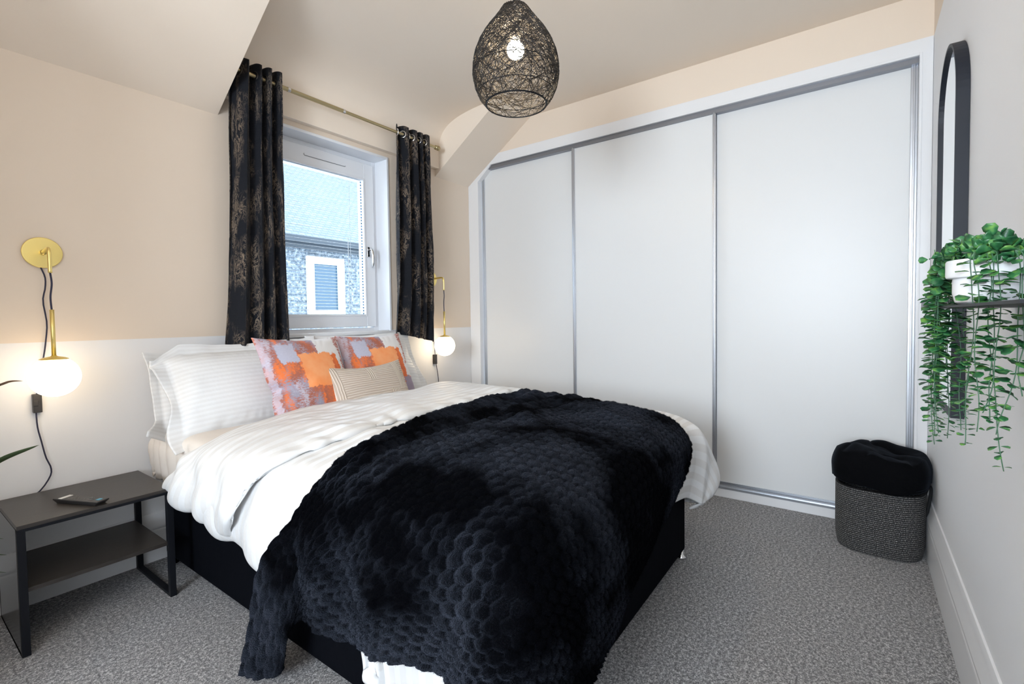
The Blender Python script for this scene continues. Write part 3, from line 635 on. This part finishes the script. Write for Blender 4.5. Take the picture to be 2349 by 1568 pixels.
# folded-back upper layer
def fb_disp(P, UV):
    x, y, z = P[..., 0], P[..., 1], P[..., 2]
    side = np.clip((.60-z)/.1, 0, 1)
    edge = np.exp(-((UV[..., 1])/.05)**2)
    end = np.exp(-((UV[..., 1].max()-UV[..., 1])/.06)**2)
    return .008*fbm(x*5, y*5, 41)+.005*ridged(x*5+y*9, y*3-x*4+z*6, 12)+side*.013*np.sin(y*24+5*vnoise(y*4, z*6, 2)+x*10)+end*.005*np.sin(x*42+3*vnoise(x*6, y, 6))
C = [
 [(.80,2.12,.42),(.75,2.17,.42),(.75,2.07,.48),(.81,1.97,.565),(1.0,1.99,.60),(1.40,2.0,.61),(1.8,1.98,.62),(2.05,1.96,.62),(2.16,1.95,.58),(2.2,1.95,.45),(2.2,1.95,.36)],
 [(.76,2.175,.385),(.700,2.22,.395),(.712,2.13,.49),(.785,2.03,.595),(1.0,2.045,.645),(1.40,2.065,.655),(1.8,2.04,.67),(2.06,2.01,.675),(2.18,1.99,.62),(2.225,1.97,.47),(2.21,1.97,.36)],
 [(.75,2.10,.36),(.690,2.13,.37),(.700,2.05,.48),(.775,1.97,.61),(1.0,2.00,.668),(1.40,2.01,.682),(1.8,1.97,.695),(2.07,1.93,.70),(2.20,1.91,.64),(2.24,1.90,.48),(2.22,1.90,.35)],
 [(.76,1.93,.355),(.700,1.94,.358),(.690,1.92,.47),(.765,1.90,.615),(1.0,1.88,.678),(1.40,1.87,.688),(1.8,1.83,.698),(2.08,1.79,.70),(2.21,1.77,.64),(2.25,1.76,.47),(2.23,1.76,.34)],
 [(.76,1.76,.345),(.700,1.765,.345),(.688,1.75,.46),(.765,1.72,.618),(1.0,1.70,.678),(1.40,1.71,.688),(1.8,1.68,.695),(2.09,1.63,.695),(2.21,1.61,.63),(2.25,1.60,.46),(2.23,1.60,.34)],
 [(.76,1.69,.345),(.702,1.695,.345),(.690,1.62,.47),(.765,1.55,.615),(1.0,1.49,.675),(1.40,1.53,.683),(1.8,1.53,.688),(2.09,1.50,.69),(2.21,1.48,.62),(2.25,1.47,.45),(2.23,1.47,.33)],
 [(.765,1.685,.35),(.712,1.685,.35),(.700,1.60,.47),(.77,1.53,.605),(1.0,1.475,.662),(1.40,1.515,.670),(1.8,1.515,.675),(2.09,1.485,.675),(2.20,1.465,.61),(2.24,1.455,.45),(2.22,1.455,.33)],
]
C = np.array(C, float); C[:, :2, 2] += .045; C[:, 2, 2] += .02; C[:2, :2, 2] -= .015
surf('folded_back_top', C, 240, 330, duvetm, fb_disp, duv, thick=.010)

# throw
fur = mat('black_fur', (.0012, .0014, .0022), .9, Sheen_Weight=.3, Sheen_Roughness=.38); N = NT(fur); N.b.inputs['Sheen Tint'].default_value = (.50, .58, .80, 1)
N.b.inputs['Specular IOR Level'].default_value = .02
ob = N.obj(); big = N.noise(ob, 3.2, 3, .6); 
N.l(N.math('MULTIPLY_ADD', N.ramp(big, [(.42, (0, 0, 0)), (.60, (1, 1, 1))]), .22, .006), N.b.inputs['Sheen Weight'])
N.bump(N.noise(ob, 260, 4, .7), .9, .006)
C = [ # rows: head edge -> foot hem ; cols: left hem -> right hem
 [(.648,1.515,.012),(.662,1.475,.16),(.690,1.43,.36),(.715,1.385,.50),(.80,1.35,.632),(1.0,1.37,.694),(1.40,1.47,.700),(1.78,1.49,.700),(2.06,1.46,.690),(2.21,1.44,.60),(2.25,1.43,.47)],
 [(.668,1.44,.012),(.672,1.41,.16),(.694,1.35,.36),(.715,1.31,.50),(.80,1.28,.637),(1.0,1.29,.703),(1.40,1.36,.708),(1.78,1.38,.708),(2.07,1.35,.694),(2.215,1.33,.60),(2.255,1.33,.46)],
 [(.686,1.345,.065),(.686,1.32,.19),(.698,1.26,.37),(.720,1.21,.505),(.80,1.17,.637),(1.0,1.17,.700),(1.40,1.20,.708),(1.78,1.21,.703),(2.07,1.19,.692),(2.215,1.18,.60),(2.26,1.17,.45)],
 [(.716,1.26,.205),(.705,1.22,.29),(.705,1.16,.40),(.725,1.10,.515),(.80,1.04,.632),(1.0,1.02,.692),(1.40,1.02,.700),(1.78,1.02,.695),(2.07,1.01,.686),(2.215,1.0,.59),(2.26,.99,.44)],
 [(.722,1.05,.205),(.712,1.03,.29),(.708,.99,.40),(.728,.93,.515),(.80,.88,.627),(1.0,.84,.682),(1.40,.83,.690),(1.78,.83,.688),(2.07,.83,.680),(2.20,.82,.60),(2.25,.81,.48)],
 [(.715,.87,.225),(.708,.85,.30),(.708,.82,.40),(.732,.77,.51),(.81,.73,.612),(1.0,.68,.665),(1.40,.67,.675),(1.76,.68,.676),(2.02,.69,.672),(2.15,.69,.62),(2.20,.69,.54)],
 [(.705,.70,.245),(.698,.67,.31),(.705,.64,.40),(.742,.62,.50),(.83,.595,.585),(1.0,.575,.625),(1.40,.57,.640),(1.72,.58,.645),(1.96,.59,.648),(2.08,.60,.625),(2.13,.61,.58)],
 [(.700,.58,.245),(.700,.56,.31),(.718,.54,.39),(.765,.53,.47),(.86,.520,.525),(1.0,.515,.56),(1.36,.513,.570),(1.66,.515,.580),(1.87,.52,.588),(1.99,.53,.583),(2.05,.54,.565)],
 [(.735,.50,.22),(.745,.49,.28),(.770,.485,.35),(.82,.48,.41),(.90,.480,.45),(1.0,.485,.47),(1.30,.49,.485),(1.57,.50,.50),(1.76,.51,.51),(1.88,.515,.515),(1.95,.52,.51)],
 [(.80,.47,.17),(.81,.465,.22),(.83,.465,.27),(.87,.467,.31),(.93,.47,.34),(1.02,.475,.355),(1.24,.485,.38),(1.46,.50,.405),(1.63,.51,.43),(1.75,.517,.445),(1.83,.522,.45)],
 [(.86,.465,.13),(.87,.46,.16),(.88,.46,.195),(.91,.465,.225),(.955,.47,.25),(1.02,.48,.27),(1.18,.49,.295),(1.36,.505,.33),(1.51,.515,.36),(1.63,.522,.38),(1.72,.525,.39)],
]
def th_disp(P, UV):
    x, y, z = P[..., 0], P[..., 1], P[..., 2]; pitch = .040
    u, v = UV[..., 0], UV[..., 1]
    u0, v0 = u, v
    u = u+.004*vnoise(u*12, v*12, 3); v = v+.004*vnoise(u*12, v*12, 9)
    best = np.full(u.shape, 9.)
    ry_ = pitch*.866; j0 = np.floor(v/ry_)
    for dj in (-1, 0, 1, 2):
        j = j0+dj; off_ = (j % 2)*.5*pitch; i0 = np.round((u-off_)/pitch)
        for di in (-1, 0, 1):
            best = np.minimum(best, np.hypot(u-((i0+di)*pitch+off_), v-j*ry_))
    d_ = np.clip(best/(pitch*.56), 0, 1); h = .0115*np.sqrt(1-d_**2)-.009
    top = np.clip((z-.60)/.05, 0, 1)
    # long soft folds running out from the upper right corner
    A = np.arctan2(y-1.62, 2.35-x); rr_ = np.hypot(2.35-x, y-1.62)
    fold = top*.014*np.sin(A*17+1.2*vnoise(x*3, y*3, 5))*np.clip(rr_/.5, 0, 1)*np.exp(-np.clip(-.75-A, 0, 9)*3)
    left = np.clip((.60-z)/.15, 0, 1)*np.clip((1.0-x)/.1, 0, 1)
    hang = left*.020*np.sin(y*22+2*vnoise(y*3, z*3, 2))
    long_ = top*.013*np.sin(v0*2*PI/.105+1.3*vnoise(u0*2.2, v0*2, 31)-.6)*np.exp(-(v0/.34)**2)*np.clip((v0-.01)/.04, 0, 1)
    diag = top*.012*np.exp(-((x-2.02+.42*(1.45-y)-.05*vnoise(x*2, y*3, 6))/.045)**2)*np.clip((1.42-y)/.15, 0, 1)
    diag += top*.010*np.exp(-((x-1.80+.75*(1.45-y))/.04)**2)*np.clip((1.40-y)/.2, 0, 1)*np.clip((y-.7)/.2, 0, 1)
    return h+fold*.6+hang*.7+long_+diag+.0016*fbm(u*120, v*120, 7)+.006*fbm(x*5, y*5, 77)
def th_pre(C):
    C[:, :4, 0] -= .004                      # clear of the duvet's side
    C[:2, :2, 0] += .014
    C[0, 3:8, 1] -= np.array([.05, .085, .09, .075, .035]); C[1, 3:8, 1] -= np.array([.03, .05, .055, .04, .02])
    C[5:, :2, 2] += .030; C[5:8, 2, 2] += .012; C[8:, 2:4, 2] += .02
    C[4:, 9:, 0] -= .045; C[3:, 10:, 0] -= .01; C[8:, 6:9, 0] -= .03
    C[4:, 8:, 0] -= .05; C[4:, 7, 0] -= .03; C[5:, 6, 0] -= .01
    C[3:7, 0, 2] += .028; C[3:7, 1, 2] += .018; C[3:7, 2, 2] += .006
    C[:3, 4:9, 2] -= .006; C[3:7, 4:7, 2] += .010; C[4:7, 4, 2] += .008
    return C
tho = surf('throw_blanket', C, 420, 470, fur, th_disp, thick=.0, pre=th_pre)
# soft pile standing off the cloth
me_ = tho.data; nvt = len(me_.vertices); co = np.empty(nvt*3, np.float32); me_.vertices.foreach_get('co', co); co = co.reshape(420, 470, 3).astype(float)
nn = normals(co); nn = nn if nn[210, 235, 2] > 0 else -nn
NP = 260000
iu = rng.integers(0, 419, NP); iv = rng.integers(0, 469, NP); fu, fv = rng.random(NP)[:, None], rng.random(NP)[:, None]
p0 = (co[iu, iv]*(1-fu)+co[iu+1, iv]*fu)*(1-fv)+(co[iu, iv+1]*(1-fu)+co[iu+1, iv+1]*fu)*fv
d0 = nn[iu, iv]+rng.normal(0, .45, (NP, 3)); d0 /= np.linalg.norm(d0, axis=1, keepdims=True)
sd_ = np.cross(d0, rng.normal(0, 1, (NP, 3))); sd_ /= np.linalg.norm(sd_, axis=1, keepdims=True)
hl = rng.uniform(.003, .0075, NP)[:, None]; p0 = p0-nn[iu, iv]*.001
pv = np.stack([p0-sd_*.00045, p0+sd_*.00045, p0+d0*hl], 1).reshape(-1, 3)
pm = bpy.data.meshes.new('pile'); pm.vertices.add(NP*3); pm.vertices.foreach_set('co', pv.reshape(-1).astype(np.float32))
pm.loops.add(NP*3); pm.loops.foreach_set('vertex_index', np.arange(NP*3, dtype=np.int32)); pm.polygons.add(NP)
pm.polygons.foreach_set('loop_start', np.arange(0, NP*3, 3, dtype=np.int32)); pm.polygons.foreach_set('loop_total', np.full(NP, 3, dtype=np.int32)); pm.update(calc_edges=True)
pm.materials.append(fur); po = bpy.data.objects.new('pile', pm); COL.objects.link(po); po.parent = tho; po['kind'] = 'stuff'
tag(tho, 'black fluffy throw with honeycomb bobble texture draped over the foot of the bed', 'throw')

# ------------------------------------------------------------------ side table
tb = thing('side_table', (.505, 2.385, 0), 'black side table with lower shelf standing left of the bed', 'table')
wood = mat('black_ash', (.030, .027, .026), .38); N = NT(wood); g = N.noise(N.mapv(N.obj(), (6, 90, 90)), 3, 3, .6)
N.l(N.ramp(g, [(.3, (.024, .020, .018)), (.7, (.040, .034, .030))]), N.b.inputs['Base Color']); N.bump(g, .12, .001)
tx0, tx1, ty0, ty1, tz = .285, .718, 2.185, 2.572, .432
b = MB(); b.box((tx0+.001, ty0+.001, tz-.014), (tx1-.001, ty1, tz)); b.build('tabletop', wood, tb, bevel=.001)
b = MB(); b.box((tx0+.02, ty0+.012, .205), (tx1-.02, ty1-.01, .219)); b.build('shelf', wood, tb, bevel=.001)
b = MB(); b.box((tx0, ty0-.001, tz-.022), (tx1, ty0+.018, tz-.012)); b.build('top_rail', blackm, tb, bevel=.001)
b = MB(); b.box((tx0, ty1-.018, tz-.022), (tx1, ty1, tz-.012)); b.build('top_rail', blackm, tb, bevel=.001)
gp = mat('black_gloss_panel', (.02, .021, .024), .22)
b = MB(); b.box((tx0, ty0+.02, 0), (tx0+.006, ty1-.02, tz-.014)); b.build('side_panel', gp, tb)
for x in (tx0, tx1-.021):
    for y in (ty0, ty1-.021): b = MB(); b.box((x, y, 0), (x+.021, y+.021, tz-.012)); b.build('leg', blackm, tb, bevel=.001)
for x in (tx0, tx1-.021): b = MB(); b.box((x, ty0+.02, 0), (x+.021, ty1-.02, .012)); b.build('floor_bar', blackm, tb, bevel=.001)
# remote control
rm = thing('remote_control', (.465, 2.285, tz), 'black remote control lying on the side table', 'remote control')
b = MB(); pts = []
def rloc(o): attach(o, rm)
L2, W2 = .100, .0225
def rbox(a, b_, m, name, par, bev=.001):
    q = MB(); q.box(a, b_); o = q.build(name, m, None, bevel=bev); return o
body = MB(); body.add([(-L2, -W2, .012), (L2, -W2, .012), (L2, W2, .012), (-L2, W2, .012), (-L2+.014, -W2+.004, 0), (L2-.014, -W2+.004, 0), (L2-.014, W2-.004, 0), (-L2+.014, W2-.004, 0), (-L2, -W2, .016), (L2, -W2, .016), (L2, W2, .016), (-L2, W2, .016)],
    [(4, 7, 6, 5), (8, 9, 10, 11), (0, 1, 9, 8), (1, 2, 10, 9), (2, 3, 11, 10), (3, 0, 8, 11), (0, 4, 5, 1), (1, 5, 6, 2), (2, 6, 7, 3), (3, 7, 4, 0)])
ra = math.atan2(-.193, .087); MR = Matrix.Translation((.465, 2.285, tz)) @ Matrix.Rotation(ra, 4, 'Z')
def rbuild(mb, name, m, par, bev=.0):
    mb.v = [tuple(MR @ Vector(p)) for p in mb.v]; return mb.build(name, m, par, bevel=bev)
bo = rbuild(body, 'body', plast, rm, .002)
q = MB(); q.box((-L2+.022, -W2+.003, .0155), (-L2+.038, W2-.003, .0172)); rbuild(q, 'silver_strip', mat('silver_strip', (.8, .8, .78), .3, .3), rm)
q = MB(); q.box((L2-.028, -.004, .0155), (L2-.014, .010, .0170)); rbuild(q, 'blue_button', mat('blue_button', (.08, .38, .55), .4), rm)
btn = mat('button_grey', (.11, .105, .10), .5)
for i in range(7):
    for j in range(3):
        q = MB(); q.lathe([(0, .0175), (.0035, .0175), (.0045, .0160), (.0045, .0155)], (-.05+i*.0135, (j-1)*.0125, 0), 10); rbuild(q, 'button', btn, rm)
q = MB(); q.tube([(.048+.0085*math.cos(a), .0085*math.sin(a), .0165) for a in np.linspace(0, 2*PI, 20, endpoint=False)], .0018, 6, closed=True); rbuild(q, 'dial_ring', btn, rm)

# ------------------------------------------------------------------ plant left of the table
lp = thing('potted_plant', (.03, 2.28, 0), 'long leaved green plant at the left edge, its leaf tips beside the table', 'plant')
leafd = mat('strap_leaf', (.07, .11, .045), .45); leafb = mat('dry_leaf', (.22, .13, .08), .6)
b = MB(); b.lathe([(0, 0), (.09, 0), (.10, .01), (.12, .22), (.125, .23), (.115, .23), (.105, .20), (0, .20)], (.03, 2.28, 0), 40); b.build('pot', mat('grey_pot', (.35, .35, .36), .6), lp, smooth=True, bevel=.003)
b = MB(); b.tube(smooth_path([(.03, 2.28, .19), (.028, 2.285, .35), (.035, 2.28, .55)], 12), .012, 10); b.build('stem', leafb, lp, smooth=True)
def strap(p, w_, m, twist=0):
    P = cr(np.array(p, float), 30, 0); T = np.gradient(P, axis=0); T /= np.linalg.norm(T, axis=1, keepdims=True)
    up = np.array([0, 0, 1.]); S = np.cross(T, up); S /= np.linalg.norm(S, axis=1, keepdims=True)+1e-9; Nn = np.cross(S, T)
    s = np.linspace(0, 1, 30); wd_ = w_*np.minimum(1, (s+.12)*4)*(1-s**2.2)**.8
    a = twist*s; D = S*np.cos(a)[:, None]+Nn*np.sin(a)[:, None]; K = np.cross(T, D)
    g = np.stack([P-D*wd_[:, None]+K*wd_[:, None]*.25, P, P+D*wd_[:, None]+K*wd_[:, None]*.25], 1)
    grid_obj('leaf', g, None, m, lp, thick=.0012)
strap([(.035, 2.28, .50), (.10, 2.29, .74), (.20, 2.295, .855), (.28, 2.30, .884), (.305, 2.30, .892), (.334, 2.30, .890)], .007, leafb, 1.4)
strap([(.035, 2.28, .40), (.12, 2.29, .54), (.22, 2.295, .605), (.28, 2.30, .640), (.365, 2.30, .663)], .022, leafd, 1.2)
for (x, y, z) in ((.270, 2.30, .37), (.276, 2.31, .31), (.272, 2.30, .255)):
    strap([(.035, 2.28, .33), (.10, 2.29, z+.12), (.19, 2.30, z+.05), (x, y, z)], .010, leafd, .8)
for k in range(13):
    a = PI*.35+k*PI*1.35/12+random.uniform(-.1, .1); r = random.uniform(.2, .30); h = random.uniform(.15, .42); z0 = .35+random.uniform(0, .2)
    c0 = Vector((.03, 2.28, z0)); d_ = Vector((math.cos(a), math.sin(a)*.9, 0)); 
    q_ = [c0, c0+d_*r*.35+Vector((0, 0, h*.7)), c0+d_*r*.75+Vector((0, 0, h*.85)), c0+d_*r*1.1+Vector((0, 0, h*.55))]
    if all(p.y < 2.57 for p in q_): strap([tuple(p) for p in q_], .018, leafd, .4)

# ------------------------------------------------------------------ mirror
mr = thing('wall_mirror', (2.25, YM, 1.35), 'tall arched mirror with slim black frame on the right-hand wall', 'mirror')
x0, x1, z0, zt = 2.04, 2.462, .742, 1.985; r_ = (x1-x0)/2; xc = (x0+x1)/2
def arch(ins, n=32):
    P_ = [(x0+ins, z0+ins), (x1-ins, z0+ins)]+[(xc+(r_-ins)*math.cos(a), zt-r_+(r_-ins)*math.sin(a)) for a in np.linspace(0, PI, n)]
    return P_
O, I = arch(0), arch(.010); n = len(O); yf, yb_ = YM+.034, YM+.001
v = [(x, yf, z) for x, z in O]+[(x, yf, z) for x, z in I]+[(x, yb_, z) for x, z in O]+[(x, yf-.008, z) for x, z in I]
b = MB(); b.add(v, [(i, (i+1) % n, n+(i+1) % n, n+i) for i in range(n)]+[(i, (i+1) % n, 2*n+(i+1) % n, 2*n+i) for i in range(n)]+[(n+i, n+(i+1) % n, 3*n+(i+1) % n, 3*n+i) for i in range(n)])
b.build('mirror_frame', mat('slate_black', (.014, .017, .025), .5, Specular_IOR_Level=.3), mr)
b = MB(); b.add([(x, yf-.008, z) for x, z in I], [tuple(range(n))]); b.build('mirror_glass', mat('mirror_silver', (.93, .95, .96), .02, 1), mr)

# ------------------------------------------------------------------ shelf + trailing plant
sf = thing('wall_shelf', (1.15, YM, 1.09), 'small black metal shelf on the right-hand wall carrying the trailing plant', 'shelf')
b = MB(); b.box((.62, YM+.001, 1.087), (1.47, -.118, 1.0905)); b.build('plate', blackm, sf)
b = MB(); b.box((1.455, YM+.001, 1.0905), (1.47, -.118, 1.107)); b.build('end_lip', mat('lit_lip_metal', (.16, .16, .18), .4), sf)  # light caught on the lip is put into its paler grey
b = MB(); b.box((1.24, YM+.001, 1.0905), (1.262, -.155, 1.119)); b.build('cross_bar', blackm, sf)
b = MB(); b.box((.62, YM+.001, 1.0905), (1.42, YM+.008, 1.185)); b.build('back_plate', blackm, sf)
tp = thing('trailing_plant', (1.05, -.165, 1.091), 'trailing plant with round green leaves in a white bowl pot on the shelf', 'plant')
ceramic = mat('white_ceramic', (.85, .86, .88), .3)
cx_, cy_ = 1.05, -.166
b = MB(); b.lathe([(0, 0), (.034, 0), (.040, .004), (.0435, .018), (.0435, .040), (.0425, .0415), (.0505, .0425), (.052, .046), (.052, .068), (.0505, .071), (.048, .070), (.047, .05), (0, .048)], (cx_, cy_, 1.091), 56); b.build('pot', ceramic, tp, smooth=True, bevel=.0008)
lf = mat('green_leaf', (.06, .20, .07), .4); N = NT(lf); oi = N.obj()
N.l(N.ramp(N.noise(oi, 55, 2, .6), [(.33, (.012, .070, .030)), (.52, (.035, .165, .055)), (.68, (.16, .36, .07))]), N.b.inputs['Base Color'])
N.b.inputs['Subsurface Weight'].default_value = 0
stemm = mat('vine_stem', (.05, .13, .07), .5)
LN = [(-.0, 0), (.25, .25), (.55, .48), (.85, .42), (1.0, 0)]
def vine(path, size=.0105, gap=.011, dens=1.0, seed=0):
    rr_ = random.Random(seed); P = cr(np.array(path, float), 200, 0)
    q0 = np.linspace(0, 1, 200); P[:, 0] += .004*np.sin(q0*14+seed)*q0; P[:, 1] += .0025*np.sin(q0*19+seed*2)*q0
    s = np.concatenate([[0], np.cumsum(np.linalg.norm(np.diff(P, axis=0), axis=1))]); Ltot = s[-1]
    st = MB(); st.tube([tuple(p) for p in P[::5]]+[tuple(P[-1])], .0007, 5); so_ = st.build('vine', stemm, tp, smooth=True)
    m = MB(); t = .006; ang = rr_.uniform(0, PI)
    while t < Ltot:
        i = min(int(np.searchsorted(s, t)), 198); p = Vector(P[i]); T = Vector(P[i+1]-P[i]).normalized(); a1_ = T.orthogonal().normalized(); a2_ = T.cross(a1_)
        ang += PI/2+rr_.uniform(-.5, .5); tip = 1-.5*max(0, (t/Ltot-.75)/.25)
        for sgn in (0, PI):
            if rr_.random() > dens: continue
            a = ang+sgn+rr_.uniform(-.3, .3); d_ = (a1_*math.cos(a)+a2_*math.sin(a)+T*rr_.uniform(-.25, .45)).normalized()
            nrm = (-T+d_*rr_.uniform(-.3, .5)+Vector((rr_.uniform(-.5, .5), rr_.uniform(-.5, .5), rr_.uniform(-.3, .5)))); sd = d_.cross(nrm).normalized(); nrm = sd.cross(d_).normalized()
            Ls = size*rr_.uniform(.85, 1.55)*tip; c0 = p+d_*.002
            vs_ = []
            for (l_, w_) in LN:
                cup = .18*(l_**2)
                for q in (-1, 0, 1):
                    vs_.append(c0+d_*Ls*l_*1.25+sd*Ls*w_*1.1*q+nrm*Ls*(.12*abs(q)*w_*2-cup))
            f_ = []
            for r in range(4):
                for q in range(2): f_.append((r*3+q, r*3+q+1, (r+1)*3+q+1, (r+1)*3+q))
            m.add(vs_, f_)
        t += gap*rr_.uniform(.75, 1.3)
    lo = m.build('leaves', lf, None, smooth=True); lo.parent = so_
    sm_ = lo.modifiers.new('s', 'SOLIDIFY'); sm_.thickness = .0004
top = (cx_, cy_, 1.158)
# dense bunch hanging past the far side of the pot
for k in range(9):
    ex = 1.20+random.uniform(-.07, .05); ey = ex*(-.103+random.uniform(-.012, .010)); ez = [.835, .845, .86, .90, .97, .88, .92, 1.0, .83][k]
    vine([top, (cx_+.03, cy_+.02, 1.178+random.uniform(-.004, .01)), (ex-.05, ey-.008, 1.165+random.uniform(-.008, .006)), (ex-.01, ey+.001, 1.125), (ex, ey, 1.06), (ex+random.uniform(-.008, .008), ey+.002, (1.06+ez)/2), (ex+random.uniform(-.008, .008), ey, ez)], .0115, .0115, seed=k)
for k, (ex, ey, ez) in enumerate([(1.24, -.168, .885), (1.18, -.152, .865)]):
    vine([top, (cx_+.04, cy_+.01, 1.175), (ex-.03, ey+.01, 1.13), (ex, ey+.006, 1.06), (ex, ey, .96), (ex-.004, ey+.002, ez)], .0105, .012, seed=20+k)
# strands over the near side of the pot
S_ = [((1.0, -.140), .875, -.132), ((.985, -.143), .90, -.146), ((.985, -.157), .845, -.176), ((.98, -.160), .915, -.156), ((.97, -.164), .93, -.150), ((.97, -.184), .90, -.166), ((.96, -.186), .96, -.185)]
for k, ((ex, ey), ez, ey2) in enumerate(S_):
    vine([top, (cx_-.025, cy_+.006+(ey-cy_)*.3, 1.178), (ex-.002, ey+.004, 1.163), (ex, ey, 1.12), (ex, ey, 1.05), (ex, (ey*2+ey2)/3, (1.05+ez)/2), (ex, ey2, ez)], .0108, .0155, seed=40+k)
# short sprigs on top
for k in range(18):
    a = random.uniform(0, 2*PI); r = random.uniform(.02, .062); h = random.uniform(.008, .034)
    vine([(cx_, cy_, 1.145), (cx_+r*.4*math.cos(a), cy_+r*.4*math.sin(a), 1.160+h*.6), (cx_+r*math.cos(a), cy_+r*math.sin(a), 1.160+h), (cx_+r*1.25*math.cos(a), cy_+r*1.25*math.sin(a), 1.158+h*.8)], .0125, .011, seed=60+k)

# ------------------------------------------------------------------ basket + blanket
KX, KY, KR, KH = 2.775, -.083, .162, .290
bk = thing('rope_basket', (KX, KY, 0), 'black and white rope basket standing in the corner by the wardrobe', 'basket')
rope = mat('fleck_rope', (.1, .1, .1), .85); N = NT(rope); uvn = N.uv()
f1 = N.noise(N.mapv(uvn, (1.0, 2.2, 1)), 260, 2, .6); sz = N.n('ShaderNodeSeparateXYZ'); N.l(uvn, sz.inputs[0])
cg = N.math('ABSOLUTE', N.math('SINE', N.math('MULTIPLY', sz.outputs['Y'], PI*33/.290)))
cg = N.ramp(cg, [(.40, (0, 0, 0)), (.90, (1, 1, 1))])
N.l(N.mix(cg, (.006, .006, .007), N.ramp(f1, [(.47, (.020, .020, .022)), (.54, (.09, .088, .088)), (.64, (.50, .48, .46))])), N.b.inputs['Base Color'])
N.bump(f1, .5, .003)
nc = 33; rows = []
def sup(a, r, e=3.0):
    c_, s_ = math.cos(a), math.sin(a); return r/((abs(c_)**e+abs(s_)**e)**(1/e))
na = 180; A = np.linspace(0, 2*PI, na, endpoint=False)
base = np.array([sup(a+.05, 1) for a in A])
prof_o = []
for k in range(nc):
    for q in range(6):
        ph = q/6; z = (k+ph)*KH/nc; R_ = KR*(.93+.07*min(1, z/.06)**.5)
        prof_o.append((R_+.0045*math.sqrt(max(0, 1-(2*ph-1)**2)), z))
prof_o += [(KR-.004, KH+.002), (KR-.010, KH-.004)]+[(KR-.012, z) for z in np.linspace(KH-.01, .012, 8)]
P = np.array([[(KX+r*base[i]*math.cos(A[i]), KY+r*base[i]*math.sin(A[i]), z) for i in range(na)] for r, z in prof_o])
UV = np.array([[(A[i]*KR, z) for i in range(na)] for r, z in prof_o])
grid_obj('body', P, UV, rope, bk, closed_v=True)
b = MB(); b.add([(KX+KR*.93*base[i]*math.cos(A[i]), KY+KR*.93*base[i]*math.sin(A[i]), .004) for i in range(0, na, 4)], [tuple(range(na//4))]); b.build('bottom', rope, bk)
hp = MB(); hp.tube(smooth_path([(KX-.02, KY-KR-.004, .17), (KX-.022, KY-KR-.014, .24), (KX+.005, KY-KR-.022, .295), (KX+.045, KY-KR-.016, .29), (KX+.06, KY-KR-.006, .24), (KX+.058, KY-KR-.003, .17)], 30), .006, 10); hp.build('handle', rope, bk, smooth=True)
plush = mat('black_plush', (.003, .0032, .004), .85, Sheen_Weight=.05, Sheen_Roughness=.35); N = NT(plush); N.b.inputs['Sheen Tint'].default_value = (.5, .6, .8, 1); N.b.inputs['Specular IOR Level'].default_value = .03
N.bump(N.noise(N.obj(), 300, 3), .5, .003)
nr = 110; P = []
for j in range(nr):
    s = j/(nr-1)
    # from centre outward over the top, down outside the rim
    if s < .62: rr_ = KR*1.0*(s/.62); zz_ = .452+.0*s
    else:
        q = (s-.62)/.38; rr_ = KR*(1.0+.16*math.sin(min(1, q*1.5)*PI/2)-.05*q); zz_ = .452-.128*q**1.2
    row = []
    for i in range(na):
        row.append((KX+rr_*base[i]*math.cos(A[i]), KY+rr_*base[i]*math.sin(A[i]), zz_))
    P.append(row)
P = np.array(P); X, Y, Z = P[..., 0]-KX, P[..., 1]-KY, P[..., 2]
s = np.linspace(0, 1, nr)[:, None]
fold = ridged(X*7+1.5*Y*3, Y*11-X*3, 3); fold2 = ridged(X*9, Y*9+4, 9)
topm = np.clip(1-s/.95, 0, 1)**.4
fold = fbm(X*5+Y*2, Y*9-X*2, 3, 2); fold2 = fbm(X*8, Y*13+4, 9, 1)
Z = Z + topm*(.030*fold+.014*np.abs(fold2)-.004*np.exp(-(fold2/.12)**2)*2) - .050*np.clip(s-.30, 0, 1)**2*2.0*np.clip(1-(s-.62)*2, 0, 1) + .012*np.sin(np.arctan2(Y, X)*3+1)*s
rr2 = 1+.05*s*np.sin(np.arctan2(Y, X)*5+2)*.6
P = np.stack([KX+X*rr2, np.maximum(KY+Y*rr2, YM+.004), Z], -1)
P[-1, :, 2] += .006*np.sin(A*7)
o = grid_obj('blanket', P, None, plush, None, closed_v=True, thick=.006)
tag(o, 'black plush blanket bundled in the top of the rope basket', 'blanket')
